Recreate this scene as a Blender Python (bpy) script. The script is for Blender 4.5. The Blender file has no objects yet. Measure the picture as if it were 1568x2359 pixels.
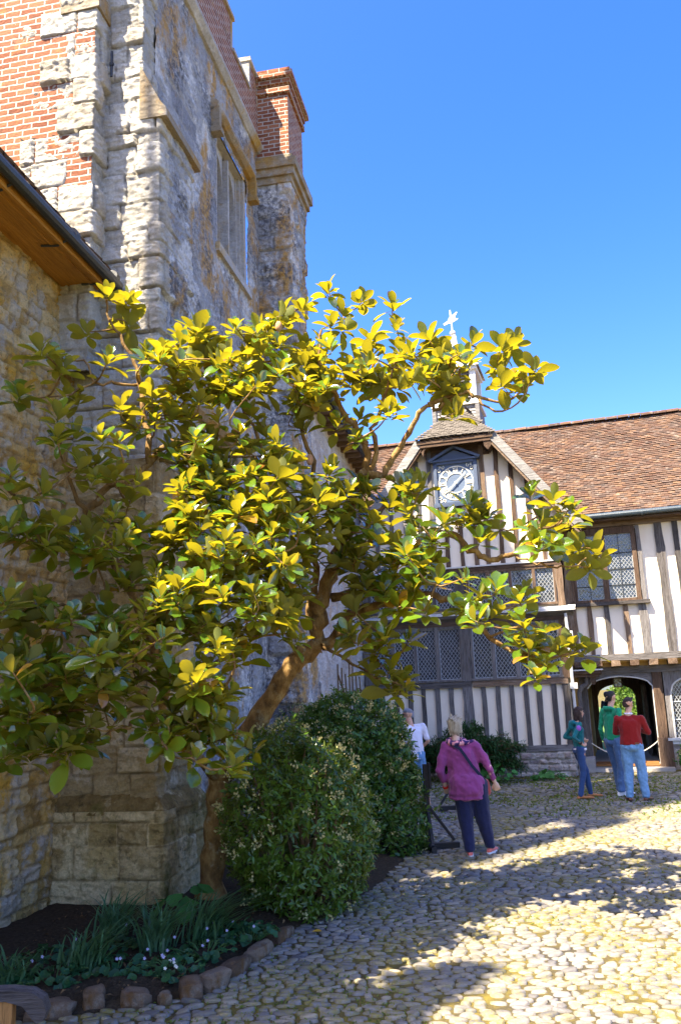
import bpy, bmesh, math, random
import numpy as np
from math import sin, cos, tan, pi, radians, sqrt, atan2
from mathutils import Vector, Matrix
random.seed(7)
scene = bpy.context.scene
COL = scene.collection

# ---------------------------------------------------------------- camera
PITCH, ROLL, EYE = radians(12.1), radians(2.2), 1.95
cam_d = bpy.data.cameras.new("camera")
cam_d.sensor_fit = 'HORIZONTAL'; cam_d.sensor_width = 36.0
cam_d.lens = 36.0 * 1960 / 1568
cam_d.clip_start = 0.1; cam_d.clip_end = 2000
cam = bpy.data.objects.new("camera", cam_d); COL.objects.link(cam)
f0 = Vector((0, cos(PITCH), sin(PITCH))); r0 = Vector((1, 0, 0)); u0 = Vector((0, -sin(PITCH), cos(PITCH)))
ir = r0 * cos(ROLL) - u0 * sin(ROLL); iu = r0 * sin(ROLL) + u0 * cos(ROLL)
cam.matrix_world = Matrix(((ir.x, iu.x, -f0.x, 0), (ir.y, iu.y, -f0.y, 0), (ir.z, iu.z, -f0.z, EYE), (0, 0, 0, 1)))
scene.camera = cam

# ---------------------------------------------------------------- light
SUN_AZ, SUN_EL = radians(48.5), radians(57)       # light travels towards azimuth 48.5 deg (from +Y to +X)
world = bpy.data.worlds.new("World"); scene.world = world; world.use_nodes = True
wn = world.node_tree; bg = wn.nodes['Background']
sky = wn.nodes.new('ShaderNodeTexSky'); sky.sky_type = 'NISHITA'; sky.sun_disc = False
sky.sun_elevation = SUN_EL; sky.sun_rotation = SUN_AZ + pi
sky.air_density = 1.0; sky.dust_density = 1.8; sky.ozone_density = 2.5
hs = wn.nodes.new('ShaderNodeHueSaturation'); hs.inputs['Saturation'].default_value = 1.4; hs.inputs['Hue'].default_value = 0.519
wn.links.new(sky.outputs[0], hs.inputs['Color']); wn.links.new(hs.outputs[0], bg.inputs[0]); bg.inputs[1].default_value = 0.115
sl = bpy.data.lights.new("sun", 'SUN'); sl.energy = 5.0; sl.angle = radians(0.5); sl.color = (1.0, 0.88, 0.67)
so = bpy.data.objects.new("sun", sl); COL.objects.link(so)
sd = Vector((sin(SUN_AZ) * cos(SUN_EL), cos(SUN_AZ) * cos(SUN_EL), -sin(SUN_EL)))
so.rotation_euler = sd.to_track_quat('-Z', 'Y').to_euler(); so.location = (-10, -10, 25)
scene.view_settings.view_transform = 'Standard'; scene.view_settings.look = 'None'
scene.view_settings.exposure = 2.12; scene.view_settings.gamma = 1.0
try:
    scene.cycles.max_bounces = 8; scene.cycles.transparent_max_bounces = 8
except Exception: pass

# ---------------------------------------------------------------- helpers
def tag(o, label=None, cat=None, group=None, kind=None):
    if label: o['label'] = label
    if cat: o['category'] = cat
    if group: o['group'] = group
    if kind: o['kind'] = kind
    return o
def empty(name, loc=(0, 0, 0), rz=0.0, label=None, cat=None, group=None):
    o = bpy.data.objects.new(name, None); o.empty_display_size = .2
    o.location = loc; o.rotation_euler = (0, 0, rz); COL.objects.link(o)
    return tag(o, label, cat, group)
def link(name, me, m=None, parent=None, smooth=False):
    if m is not None and not me.materials: me.materials.append(m)
    if smooth and len(me.polygons):
        me.polygons.foreach_set('use_smooth', np.ones(len(me.polygons), dtype=bool))
    o = bpy.data.objects.new(name, me); COL.objects.link(o)
    if parent: o.parent = parent
    return o
def vnorm(v): return v / (np.linalg.norm(v) + 1e-12)
class MB:
    def __init__(s): s.v = []; s.f = []
    def add(s, vs, fs):
        n = len(s.v); s.v.extend([tuple(map(float, v)) for v in vs]); s.f.extend([tuple(n + i for i in f) for f in fs]); return s
    def box(s, x0, x1, y0, y1, z0, z1, j=0.0):
        r = (lambda: random.uniform(-j, j)) if j else (lambda: 0.0)
        vs = [(x + r(), y + r(), z + r()) for z in (z0, z1) for (x, y) in ((x0, y0), (x1, y0), (x1, y1), (x0, y1))]
        return s.add(vs, [(3, 2, 1, 0), (4, 5, 6, 7), (0, 1, 5, 4), (1, 2, 6, 5), (2, 3, 7, 6), (3, 0, 4, 7)])
    def beam(s, p0, p1, w, d, up=(0, 0, 1), n=1, wob=0.0):
        p0 = np.array(p0, float); p1 = np.array(p1, float); a = vnorm(p1 - p0); up = np.array(up, float)
        side = np.cross(a, up)
        if np.linalg.norm(side) < 1e-4: side = np.cross(a, (1, 0, 0))
        side = vnorm(side); up = np.cross(side, a)
        vs = []; fs = []
        for i in range(n + 1):
            t = i / n; c = p0 + (p1 - p0) * t
            o = side * random.uniform(-wob, wob); ww = w * (1 + random.uniform(-wob, wob) * 4 * (wob > 0))
            for (a1, b1) in ((-1, -1), (1, -1), (1, 1), (-1, 1)):
                vs.append(c + o + side * a1 * ww / 2 + up * b1 * d / 2)
        for i in range(n):
            for k in range(4):
                k2 = (k + 1) % 4; fs.append((i * 4 + k, i * 4 + k2, i * 4 + 4 + k2, i * 4 + 4 + k))
        fs.append((3, 2, 1, 0)); q = n * 4; fs.append((q, q + 1, q + 2, q + 3))
        return s.add(vs, fs)
    def tube(s, pts, rad, seg=8, cap=True):
        P = [np.array(p, float) for p in pts]; n = len(P); rad = rad if hasattr(rad, '__len__') else [rad] * n
        vs = []; fs = []; ref = None
        for i in range(n):
            a = vnorm(P[min(i + 1, n - 1)] - P[max(i - 1, 0)])
            if ref is None:
                ref = np.array((0, 0, 1.)) if abs(a[2]) < .9 else np.array((1., 0, 0))
            u = vnorm(np.cross(a, ref)); w = np.cross(u, a); ref = w
            for k in range(seg):
                t = 2 * pi * k / seg; vs.append(P[i] + (u * cos(t) + w * sin(t)) * rad[i])
        for i in range(n - 1):
            for k in range(seg):
                k2 = (k + 1) % seg; fs.append((i * seg + k2, i * seg + k, i * seg + seg + k, i * seg + seg + k2))
        if cap: fs.append(tuple(range(seg))); fs.append(tuple((n - 1) * seg + k for k in reversed(range(seg))))
        return s.add(vs, fs)
    def poly(s, pts, y0, y1):                     # prism: outline in x,z extruded along y
        n = len(pts); vs = [(x, y0, z) for x, z in pts] + [(x, y1, z) for x, z in pts]
        fs = [tuple(range(n)), tuple(reversed(range(n, 2 * n)))] + [(i, i + n, (i + 1) % n + n, (i + 1) % n) for i in range(n)]
        return s.add(vs, fs)
    def ball(s, c, r, seg=10, rings=7):
        c = np.array(c, float); r = np.array(r if hasattr(r, '__len__') else (r, r, r), float); vs = []; fs = []
        for i in range(rings + 1):
            th = pi * i / rings
            for k in range(seg):
                ph = 2 * pi * k / seg; vs.append(c + r * np.array((sin(th) * cos(ph), sin(th) * sin(ph), cos(th))))
        for i in range(rings):
            for k in range(seg):
                k2 = (k + 1) % seg; fs.append((i * seg + k, i * seg + seg + k, i * seg + seg + k2, i * seg + k2))
        return s.add(vs, fs)
    def mesh(s, name):
        me = bpy.data.meshes.new(name); me.from_pydata(s.v, [], s.f); me.update(); return me
    def build(s, name, m, parent=None, smooth=False): return link(name, s.mesh(name), m, parent, smooth)

# numpy value noise
def _h(ix, iy, sd):
    n = (ix.astype(np.int64) * 374761393 + iy.astype(np.int64) * 668265263 + sd * 982451653) & 0x7fffffff
    n = ((n ^ (n >> 13)) * 1274126177) & 0x7fffffff
    return ((n ^ (n >> 16)) & 0xffff) / 65535.0
def vn(x, y, sd=0):
    x = np.asarray(x, float); y = np.asarray(y, float)
    ix = np.floor(x); iy = np.floor(y); fx = x - ix; fy = y - iy
    fx = fx * fx * (3 - 2 * fx); fy = fy * fy * (3 - 2 * fy)
    a = _h(ix, iy, sd); b = _h(ix + 1, iy, sd); c = _h(ix, iy + 1, sd); d = _h(ix + 1, iy + 1, sd)
    return (a * (1 - fx) + b * fx) * (1 - fy) + (c * (1 - fx) + d * fx) * fy
def fbm(x, y, o=4, sd=0):
    r = 0; a = .5
    for i in range(o): r = r + a * vn(x * 2 ** i, y * 2 ** i, sd + i * 17); a *= .5
    return r - .47
def rubble(name, path, z0, z1, m, parent, res=.03, row=(.16, .34), blk=(.2, .55), depth=.03, rough=.02, warp=.03, jw=.018, seed=1, holes=(), mask=None, batter=0.0, off=0.0, crag=0.0, m2=None, m2mask=None):
    """A wall face of coursed rough stone: a fine grid wrapped along a plan path and pushed in and out by its blocks."""
    rs = np.random.RandomState(seed); P = [np.array(p, float) for p in path]
    segs = [np.linalg.norm(P[i + 1] - P[i]) for i in range(len(P) - 1)]; L = sum(segs)
    ns = max(2, int(L / res)) + 1; nz = max(2, int((z1 - z0) / res)) + 1
    S = np.linspace(0, L, ns); Z = np.linspace(z0, z1, nz)
    def at(s):
        s = min(max(s, 0), L); i = 0
        while i < len(segs) - 1 and s > segs[i]: s -= segs[i]; i += 1
        d = (P[i + 1] - P[i]) / segs[i]; return P[i] + d * s, np.array((d[1], -d[0]))
    pos = np.array([at(s)[0] for s in S])
    nor = np.array([vnorm(sum(at(s + k * .02)[1] for k in (-2, -1, 0, 1, 2))) for s in S])
    sg, zg = np.meshgrid(S, Z, indexing='ij')
    sw = sg + warp * 2 * fbm(sg * 2.3, zg * 2.3, 3, seed); zw = zg + warp * 2 * fbm(sg * 1.7 + 9, zg * 1.7, 3, seed + 5)
    edges = [z0 - .1]
    while edges[-1] < z1 + .1: edges.append(edges[-1] + rs.uniform(*row))
    edges = np.array(edges); ri = np.clip(np.searchsorted(edges, zw) - 1, 0, len(edges) - 2)
    dj = np.minimum(zw - edges[ri], edges[ri + 1] - zw); tone = np.zeros_like(sg); ds = np.ones_like(sg)
    for r in range(len(edges) - 1):
        k = ri == r
        if not k.any(): continue
        e = [-rs.uniform(.1, blk[1])]
        while e[-1] < L + .2: e.append(e[-1] + rs.uniform(*blk))
        e = np.array(e); t = rs.rand(len(e)); bi = np.clip(np.searchsorted(e, sw[k]) - 1, 0, len(e) - 2)
        tone[k] = t[bi]; ds[k] = np.minimum(sw[k] - e[bi], e[bi + 1] - sw[k])
    dm = np.minimum(np.abs(dj), np.abs(ds)); jn = np.clip(dm / jw, 0, 1); jn = jn * jn * (3 - 2 * jn)
    h = depth * jn + (tone - .5) * depth * 1.1 * jn + rough * (1.5 * fbm(sg * 9, zg * 9, 4, seed + 3) + 1.3 * fbm(sg * 24, zg * 30, 3, seed + 6) + .6 * fbm(sg * 2.2, zg * 2.2, 2, seed + 8)) + off - depth * .7
    if crag:
        sv = sg + .06 * fbm(sg * 5, zg * 5, 2, seed + 20); lay = np.abs(2 * vn(sv * 3.1 + ri * 7.3, zw * 17 + .6 * fbm(sg * 6, zg * 3, 2, seed + 2) * 8, seed + 11) - 1)
        fac = np.abs(fbm(sg * 11, zg * 16, 3, seed + 14)); h = h - crag * (1 - lay) ** 3 * jn - crag * 1.4 * fac + crag * .35
    x = pos[:, 0][:, None] + nor[:, 0][:, None] * (h - batter * (zg - z0)); y = pos[:, 1][:, None] + nor[:, 1][:, None] * (h - batter * (zg - z0))
    V = np.stack([x, y, zg], -1).reshape(-1, 3)
    I, J = np.meshgrid(np.arange(ns - 1), np.arange(nz - 1), indexing='ij')
    keep = np.ones(I.shape, bool); sc = (S[:-1] + S[1:])[:, None] / 2 + 0 * J; zc = (Z[:-1] + Z[1:])[None, :] / 2 + 0 * I
    for (a, b, c, d) in holes: keep &= ~((sc > a) & (sc < b) & (zc > c) & (zc < d))
    if mask is not None: keep &= mask(sc, zc)
    a = (I * nz + J)[keep]; F = np.stack([a, a + nz, a + nz + 1, a + 1], -1)
    me = bpy.data.meshes.new(name); me.from_pydata(V.tolist(), [], F.tolist())
    for nm, arr in (('tone', tone), ('joint', 1 - jn)):
        at_ = me.attributes.new(nm, 'FLOAT', 'POINT'); at_.data.foreach_set('value', arr.reshape(-1).astype(np.float32))
    if m2 is not None:
        me.materials.append(m); me.materials.append(m2); me.polygons.foreach_set('material_index', m2mask(sc, zc)[keep].astype(np.int32))
    me.update(); return link(name, me, m, parent, True)

# ---------------------------------------------------------------- materials
class M:
    def __init__(s, name, rough=.8, spec=.3):
        s.m = bpy.data.materials.new(name); s.m.use_nodes = True; s.t = s.m.node_tree; s.b = s.t.nodes['Principled BSDF']
        s.b.inputs['Roughness'].default_value = rough; s.b.inputs['Specular IOR Level'].default_value = spec
        s.tc = s.t.nodes.new('ShaderNodeTexCoord'); s.out = s.t.nodes['Material Output']
    def n(s, ty, **kw):
        x = s.t.nodes.new(ty)
        for k, v in kw.items(): setattr(x, k, v)
        return x
    def put(s, sock, v):
        if hasattr(v, 'is_output'): s.t.links.new(v, sock)
        elif isinstance(v, tuple) and len(v) == 3 and sock.type == 'RGBA': sock.default_value = (*v, 1)
        else: sock.default_value = v
    def co(s, scale=(1, 1, 1), src='Object', rot=(0, 0, 0)):
        x = s.n('ShaderNodeMapping'); x.inputs['Scale'].default_value = scale; x.inputs['Rotation'].default_value = rot
        s.t.links.new(s.tc.outputs[src], x.inputs[0]); return x.outputs[0]
    def noise(s, scale, detail=4, co=None, rough=.6, dist=0):
        x = s.n('ShaderNodeTexNoise'); x.inputs['Scale'].default_value = scale; x.inputs['Detail'].default_value = detail
        x.inputs['Roughness'].default_value = rough; x.inputs['Distortion'].default_value = dist
        s.t.links.new(co if co is not None else s.tc.outputs['Object'], x.inputs['Vector']); return x.outputs['Fac']
    def vor(s, scale, co=None, feat='F1', out='Distance'):
        x = s.n('ShaderNodeTexVoronoi'); x.feature = feat; x.inputs['Scale'].default_value = scale
        s.t.links.new(co if co is not None else s.tc.outputs['Object'], x.inputs['Vector']); return x.outputs[out]
    def attr(s, nm): return s.n('ShaderNodeAttribute', attribute_name=nm).outputs['Fac']
    def isl(s): return s.n('ShaderNodeNewGeometry').outputs['Random Per Island']
    def ramp(s, fac, st, interp='LINEAR'):
        x = s.n('ShaderNodeValToRGB'); x.color_ramp.interpolation = interp; e = x.color_ramp.elements
        while len(e) > 1: e.remove(e[0])
        for i, (p, c) in enumerate(st):
            el = e[0] if i == 0 else e.new(p)
            el.position = p; c = (c, c, c) if isinstance(c, (int, float)) else c; el.color = (*c, 1)
        s.put(x.inputs[0], fac); return x.outputs[0]
    def mix(s, fac, a, b, mode='MIX'):
        x = s.n('ShaderNodeMix', data_type='RGBA', blend_type=mode)
        s.put(x.inputs[0], fac); s.put(x.inputs[6], a); s.put(x.inputs[7], b); return x.outputs[2]
    def math(s, op, a, b=0.0):
        x = s.n('ShaderNodeMath', operation=op); s.put(x.inputs[0], a); s.put(x.inputs[1], b); return x.outputs[0]
    def col(s, c): s.put(s.b.inputs['Base Color'], c); return s
    def rgh(s, c): s.put(s.b.inputs['Roughness'], c); return s
    def bump(s, h, dist=.01, strength=1.0):
        x = s.n('ShaderNodeBump'); x.inputs['Distance'].default_value = dist; x.inputs['Strength'].default_value = strength
        s.put(x.inputs['Height'], h); s.t.links.new(x.outputs[0], s.b.inputs['Normal']); return s

def stone(name, pal, stain, patch, dark, joint, ns=3.0, stain_w=(.52, .66), patch_w=(.55, .68), dark_w=(.56, .70), b=.02):
    s = M(name, .92, .15)
    base = s.ramp(s.math('ADD', s.math('MULTIPLY', s.attr('tone'), .7), s.math('MULTIPLY', s.noise(7, 5), .35)), [(.15 + .7 * i / (len(pal) - 1), c) for i, c in enumerate(pal)])
    c = s.mix(s.ramp(s.noise(ns * .8, 6, rough=.65), [(patch_w[0], 0), (patch_w[1], 1)]), base, patch)
    c = s.mix(s.ramp(s.noise(ns * .55, 7, s.co((1, 1, .6), rot=(.3, .2, .5)), .7), [(stain_w[0], 0), (stain_w[1], 1)]), c, stain)
    sp = s.noise(ns * 6, 6, rough=.75)
    c = s.mix(s.math('MULTIPLY', s.ramp(s.noise(ns * .7, 5, s.co((1.1, 1, .9), rot=(1, 0, 2))), [(.42, .25), (.62, 1)]), s.ramp(sp, [(dark_w[0] - .04, 0), (dark_w[1], .95)])), c, dark)
    c = s.mix(s.math('MULTIPLY', s.attr('joint'), .75), c, joint)
    c = s.mix(1.0, c, s.ramp(s.noise(ns * 16, 4, rough=.8), [(.25, .72), (.75, 1.2)]), 'MULTIPLY')
    s.col(c); s.bump(s.math('ADD', s.noise(26, 9, rough=.8), s.math('MULTIPLY', s.vor(9, s.co((1, 1, 1.8))), .8)), b * 1.6)
    return s.m
def plain(name, c, rough=.7, var=.15, sc=8, spec=.3, bump=0.004, metal=0):
    s = M(name, rough, spec); s.b.inputs['Metallic'].default_value = metal
    s.col(s.mix(s.noise(sc, 5), tuple(x * (1 - var) for x in c), tuple(min(1, x * (1 + var)) for x in c)))
    if bump: s.bump(s.noise(sc * 4, 5), bump)
    return s.m
def wood(name, pal, axis, rough=.85, streak=1.0):
    s = M(name, rough, .2); sc = {'x': (.7, 9, 9), 'y': (9, .7, 9), 'z': (9, 9, .7)}[axis]
    sc2 = tuple(3 * k for k in sc); obr = s.n('ShaderNodeObjectInfo').outputs['Random']
    g = s.noise(2.2, 6, s.co(sc), .7, .4); g2 = s.noise(2.5, 4, s.co(sc2), .7)
    f = s.math('ADD', s.math('MULTIPLY', g, .8), s.math('SUBTRACT', s.math('MULTIPLY', obr, .3), .05))
    c = s.ramp(f, [(.22 + .6 * i / (len(pal) - 1), k) for i, k in enumerate(pal)])
    c = s.mix(s.ramp(g2, [(.52, 0), (.66, .75 * streak)]), c, tuple(.35 * k for k in pal[0]))
    s.col(c); s.bump(s.math('ADD', g2, g), .012); return s.m
def fabric(name, c, var=.12, sc=26, rough=.9, fold=.012):
    s = M(name, rough, .15); s.b.inputs['Sheen Weight'].default_value = .2
    n1 = s.noise(9, 3, s.co((1, 1, .45)), .5, .6)
    s.col(s.mix(s.noise(sc, 5), tuple(x * (1 - var) for x in c), tuple(min(1, x * (1 + var)) for x in c))); s.bump(s.math('ADD', n1, s.math('MULTIPLY', s.noise(90, 3), .12)), fold, .9)
    return s.m
def leafmat(name, top, under, rough=.35, trans=.35, tcol=None, var=.3, spec=.5, coat=0):
    s = M(name, rough, spec); g = s.n('ShaderNodeNewGeometry'); r = g.outputs['Random Per Island']
    t = s.mix(s.math('MULTIPLY', r, 1.0), tuple(x * (1 - var) for x in top), tuple(x * (1 + var) for x in top))
    if coat: t = s.mix(s.ramp(r, [(.955, 0), (.965, 1)]), t, (.34, .15, .025))
    u = s.mix(s.ramp(r, [(.1, 0), (.9, 1)]), under, tuple(.75 * a + .25 * b for a, b in zip(under, top)))
    c = s.mix(g.outputs['Backfacing'], t, u); s.col(c)
    if coat: s.put(s.b.inputs['Coat Weight'], s.math('MULTIPLY', s.math('SUBTRACT', 1.0, g.outputs['Backfacing']), coat)); s.b.inputs['Coat Roughness'].default_value = .10
    s.rgh(s.mix(g.outputs['Backfacing'], (rough,) * 3, (.75,) * 3))
    tr = s.n('ShaderNodeBsdfTranslucent'); s.put(tr.inputs[0], s.mix(r, tcol or top, tuple(1.3 * x for x in (tcol or top))))
    ms = s.n('ShaderNodeMixShader'); ms.inputs[0].default_value = trans
    s.t.links.new(s.b.outputs[0], ms.inputs[1]); s.t.links.new(tr.outputs[0], ms.inputs[2]); s.t.links.new(ms.outputs[0], s.out.inputs[0])
    s.bump(s.noise(14, 3), .004); return s.m

MAT = {}
MAT['quoin'] = stone('pale_ragstone', [(.46, .43, .38), (.60, .57, .50), (.72, .68, .60), (.54, .48, .39)], (.52, .35, .15), (.76, .73, .66), (.16, .15, .14), (.33, .27, .20), 3.0, (.60, .72), (.50, .66), (.60, .74), .03)
MAT['bounce_warm'] = stone('bounce_tinted_ragstone', [(.34, .24, .11), (.54, .41, .21), (.74, .60, .36), (.44, .32, .15)], (.58, .38, .09), (.74, .64, .46), (.13, .10, .06), (.30, .21, .10), 2.8, (.52, .64), (.54, .66), (.58, .70), .03)  # tan tint puts warm bounced light into the shaded lower buttress stone
MAT['houseplinth'] = stone('plinth_rubble', [(.22, .18, .17), (.38, .33, .30), (.52, .46, .41), (.28, .21, .19)], (.36, .26, .15), (.58, .54, .48), (.12, .10, .10), (.58, .52, .45), 4, (.58, .7), (.58, .7), (.56, .68), .02)
MAT['tower'] = stone('grey_ragstone_render', [(.30, .30, .32), (.44, .44, .45), (.54, .53, .52), (.40, .39, .39)], (.60, .36, .12), (.78, .76, .73), (.10, .10, .11), (.48, .45, .42), 2.2, (.52, .60), (.52, .57), (.46, .58), .02)
MAT['cottage'] = stone('ochre_rubble', [(.36, .22, .08), (.72, .48, .18), (.84, .64, .34), (.56, .49, .41)], (.74, .43, .07), (.62, .55, .46), (.12, .08, .04), (.36, .23, .09), 4.0, (.50, .62), (.50, .62), (.57, .69), .025)
MAT['plinth'] = stone('mossy_sandstone', [(.26, .17, .06), (.62, .45, .19), (.86, .68, .38), (.40, .27, .10)], (.20, .165, .04), (.80, .64, .36), (.08, .06, .03), (.24, .16, .06), 2.6, (.52, .62), (.54, .62), (.54, .66), .025)
MAT['range'] = stone('pinkish_rubble', [(.50, .43, .38), (.58, .53, .49), (.64, .60, .56), (.50, .47, .45)], (.58, .36, .18), (.74, .71, .68), (.16, .15, .15), (.58, .52, .45), 2.4, (.54, .64), (.5, .62), (.56, .68), .02)
MAT['freestone'] = stone('dressed_stone', [(.32, .26, .18), (.42, .36, .28), (.36, .30, .22)], (.40, .24, .07), (.52, .49, .44), (.09, .07, .05), (.28, .22, .15), 2.2, (.48, .60), (.52, .66), (.60, .72), .012)
MAT['tracery'] = stone('pale_tracery_stone', [(.44, .41, .37), (.54, .51, .47), (.48, .45, .41)], (.50, .32, .09), (.62, .60, .57), (.16, .14, .12), (.45, .4, .33), 2.0, (.54, .66), (.5, .64), (.60, .72), .012)
def _brick():
    s = M('old_red_brick', .9, .15); co = s.n('ShaderNodeVectorMath', operation='ADD')
    nz = s.n('ShaderNodeTexNoise'); nz.inputs['Scale'].default_value = 9; s.t.links.new(s.tc.outputs['UV'], nz.inputs['Vector'])
    sc_ = s.n('ShaderNodeVectorMath', operation='SCALE'); s.t.links.new(nz.outputs['Color'], sc_.inputs[0]); sc_.inputs['Scale'].default_value = .028
    s.t.links.new(s.tc.outputs['UV'], co.inputs[0]); s.t.links.new(sc_.outputs[0], co.inputs[1])
    b = s.n('ShaderNodeTexBrick'); s.t.links.new(co.outputs[0], b.inputs['Vector'])
    for k, v in (('Scale', 1), ('Mortar Size', .012), ('Mortar Smooth', .35), ('Bias', .1), ('Brick Width', .205), ('Row Height', .078)): b.inputs[k].default_value = v
    b.inputs['Color1'].default_value = (.20, .068, .038, 1); b.inputs['Color2'].default_value = (.36, .15, .08, 1); b.inputs['Mortar'].default_value = (.52, .46, .40, 1)
    c = s.mix(s.ramp(s.noise(3, 6, rough=.7), [(.58, 0), (.70, .45)]), b.outputs['Color'], (.50, .28, .06))
    c = s.mix(s.ramp(s.noise(5, 6, s.co((1, 1, 1), rot=(1, 2, 0)), .75), [(.58, 0), (.7, .75)]), c, (.09, .06, .05))
    s.col(s.mix(1.0, c, s.ramp(s.noise(40, 5, rough=.8), [(.25, .7), (.75, 1.2)]), 'MULTIPLY'))
    s.bump(s.math('SUBTRACT', s.math('MULTIPLY', s.noise(30, 6), .5), b.outputs['Fac']), .02); return s.m
MAT['brick'] = _brick()
def _tile(name, pal):
    s = M(name, .9, .15); i = s.isl()
    c = s.ramp(i, [(k / (len(pal) - 1), p) for k, p in enumerate(pal)])
    c = s.mix(s.ramp(s.noise(6, 6, rough=.7), [(.54, 0), (.68, .4)]), c, (.34, .30, .25))
    c = s.mix(s.ramp(s.noise(4, 6, s.co(rot=(1, 1, 0)), .75), [(.56, 0), (.68, .8)]), c, (.06, .05, .045))
    c = s.mix(s.ramp(s.noise(1.3, 4, s.co(rot=(2, 1, 0))), [(.5, 0), (.7, .5)]), c, (.13, .075, .05))
    s.col(c); s.bump(s.noise(30, 5), .01); return s.m
MAT['tile'] = _tile('clay_tile', [(.10, .055, .038), (.085, .05, .038), (.135, .076, .047), (.065, .045, .038), (.12, .078, .058), (.10, .068, .056), (.17, .10, .06), (.085, .055, .044)])
MAT['shingle'] = plain('weathered_shingle', (.11, .095, .08), .9, .5, 12)
def _plaster():
    s = M('cream_limewash', .95, .1)
    c = s.mix(s.noise(1.6, 5), (.82, .70, .55), (.88, .79, .66)); c = s.mix(s.ramp(s.noise(2.5, 6, s.co((1.5, 1.5, .5))), [(.55, 0), (.75, .45)]), c, (.74, .60, .46))
    s.col(c); s.bump(s.noise(14, 6), .006); return s.m
MAT['plaster'] = _plaster()
OAKP = [(.04, .034, .032), (.10, .088, .083), (.18, .165, .16), (.28, .26, .25)]
OAKB = [(.05, .032, .022), (.12, .075, .05), (.20, .135, .09), (.28, .23, .19)]
for a in 'xyz':
    MAT['oak_' + a] = wood('silvered_oak_' + a, OAKP, a); MAT['oakb_' + a] = wood('brown_oak_' + a, OAKB, a)
MAT['soffit'] = wood('orange_soffit_board', [(.30, .12, .02), (.50, .23, .04), (.60, .33, .08)], 'x', .6, .6)
MAT['lead'] = plain('weathered_lead', (.55, .54, .52), .6, .2, 6, .4)
MAT['came'] = plain('lead_came', (.36, .375, .40), .55, .15, 20, .5, 0)
MAT['whitepaint'] = plain('old_white_paint', (.80, .79, .76), .6, .1, 6)
MAT['greywood'] = wood('grey_boards', [(.14, .13, .13), (.28, .27, .26), (.46, .45, .44)], 'x')
MAT['iron'] = plain('black_iron', (.025, .027, .03), .45, .3, 12, .5)
MAT['pipe'] = plain('dark_blue_downpipe', (.035, .055, .075), .4, .3, 10, .5)
MAT['clockblue'] = plain('slate_blue_paint', (.075, .10, .16), .5, .25, 7, .4)
MAT['clockface'] = plain('blue_grey_dial', (.11, .15, .23), .6, .15, 4, .3)
MAT['gilt'] = plain('pale_gilt', (.86, .80, .62), .45, .1, 12, .5)
def _glass():
    s = M('old_glass', .04, .7); s.col(s.mix(s.vor(9, out='Color'), (.010, .013, .018), (.05, .06, .075)))
    s.bump(s.noise(3.5, 3), .03, .6); return s.m
MAT['glass'] = _glass()
MAT['dark'] = plain('dark_room', (.012, .012, .014), .9, .2, 4, .1, 0)
MAT['black'] = plain('black_stained_timber', (.018, .017, .02), .55, .4, 10, .4)
# ================================================================ the ground
def ground_mats():
    s = M('earth_and_moss', .95, .1)
    c = s.ramp(s.noise(1.1, 6, rough=.7), [(.35, (.055, .05, .045)), (.46, (.13, .10, .03)), (.58, (.20, .16, .03)), (.7, (.12, .14, .03))])
    c = s.mix(s.ramp(s.noise(9, 6, rough=.75), [(.4, 0), (.6, .8)]), c, (.06, .05, .035)); s.col(c); s.bump(s.noise(60, 6), .01); MAT['earth'] = s.m
    s = M('worn_cobble', .7, .35)
    c = s.ramp(s.isl(), [(0, (.10, .095, .10)), (.25, (.22, .20, .175)), (.5, (.14, .135, .14)), (.75, (.31, .265, .20)), (1, (.18, .17, .165))])
    c = s.mix(1.0, c, s.ramp(s.noise(35, 6, rough=.75), [(.25, .7), (.75, 1.25)]), 'MULTIPLY')
    mz = s.math('MULTIPLY', s.ramp(s.noise(1.1, 6, rough=.7), [(.40, 0), (.58, 1)]), s.ramp(s.noise(18, 5, rough=.8), [(.42, 0), (.58, .9)]))
    c = s.mix(mz, c, (.20, .165, .025)); s.col(c); s.bump(s.noise(45, 6), .006); MAT['cobble'] = s.m
    s = M('dark_soil', 1, .05); s.col(s.ramp(s.noise(30, 7, rough=.8), [(.3, (.025, .018, .012)), (.6, (.075, .055, .035)), (.75, (.17, .13, .09))])); s.bump(s.noise(50, 6), .03); MAT['soil'] = s.m
    MAT['lawn'] = plain('lawn_green', (.09, .16, .03), .9, .4, 5)
ground_mats()
g = MB(); g.add([(-300, -300, 0), (300, -300, 0), (300, 300, 0), (-300, 300, 0)], [(0, 1, 2, 3)])
tag(g.build('ground', MAT['earth']), kind='structure')
TF = (-1.9, 8.6); TR = radians(79.5); dT = np.array((cos(TR), sin(TR))); nT = np.array((-sin(TR), cos(TR)))
def towc(t, y): return np.array(TF) + dT * t + nT * y
BED = np.array([(-2.7, 5.3), (-2.21, 5.9), (-1.48, 6.08), (-1.02, 6.34), (-.86, 6.96), (-.6, 7.76), (-.2, 8.3), (.15, 9.1), (.45, 10.2), (.8, 11.4), (.2, 13.0), (-.5, 13.4), (-1.2, 13), (-3.5, 9), (-4.2, 5.3)])
def inpoly(P, x, y):
    r = np.zeros(np.shape(x), bool); n = len(P)
    for i in range(n):
        x1, y1 = P[i]; x2, y2 = P[(i + 1) % n]
        c = ((y1 > y) != (y2 > y)); r ^= c & (x < (x2 - x1) * (y - y1) / (y2 - y1 + 1e-12) + x1)
    return r
HO = np.array((4.3, 19.6)); HA = radians(-17); hx = np.array((cos(HA), sin(HA))); hy = np.array((-sin(HA), cos(HA)))
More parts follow.
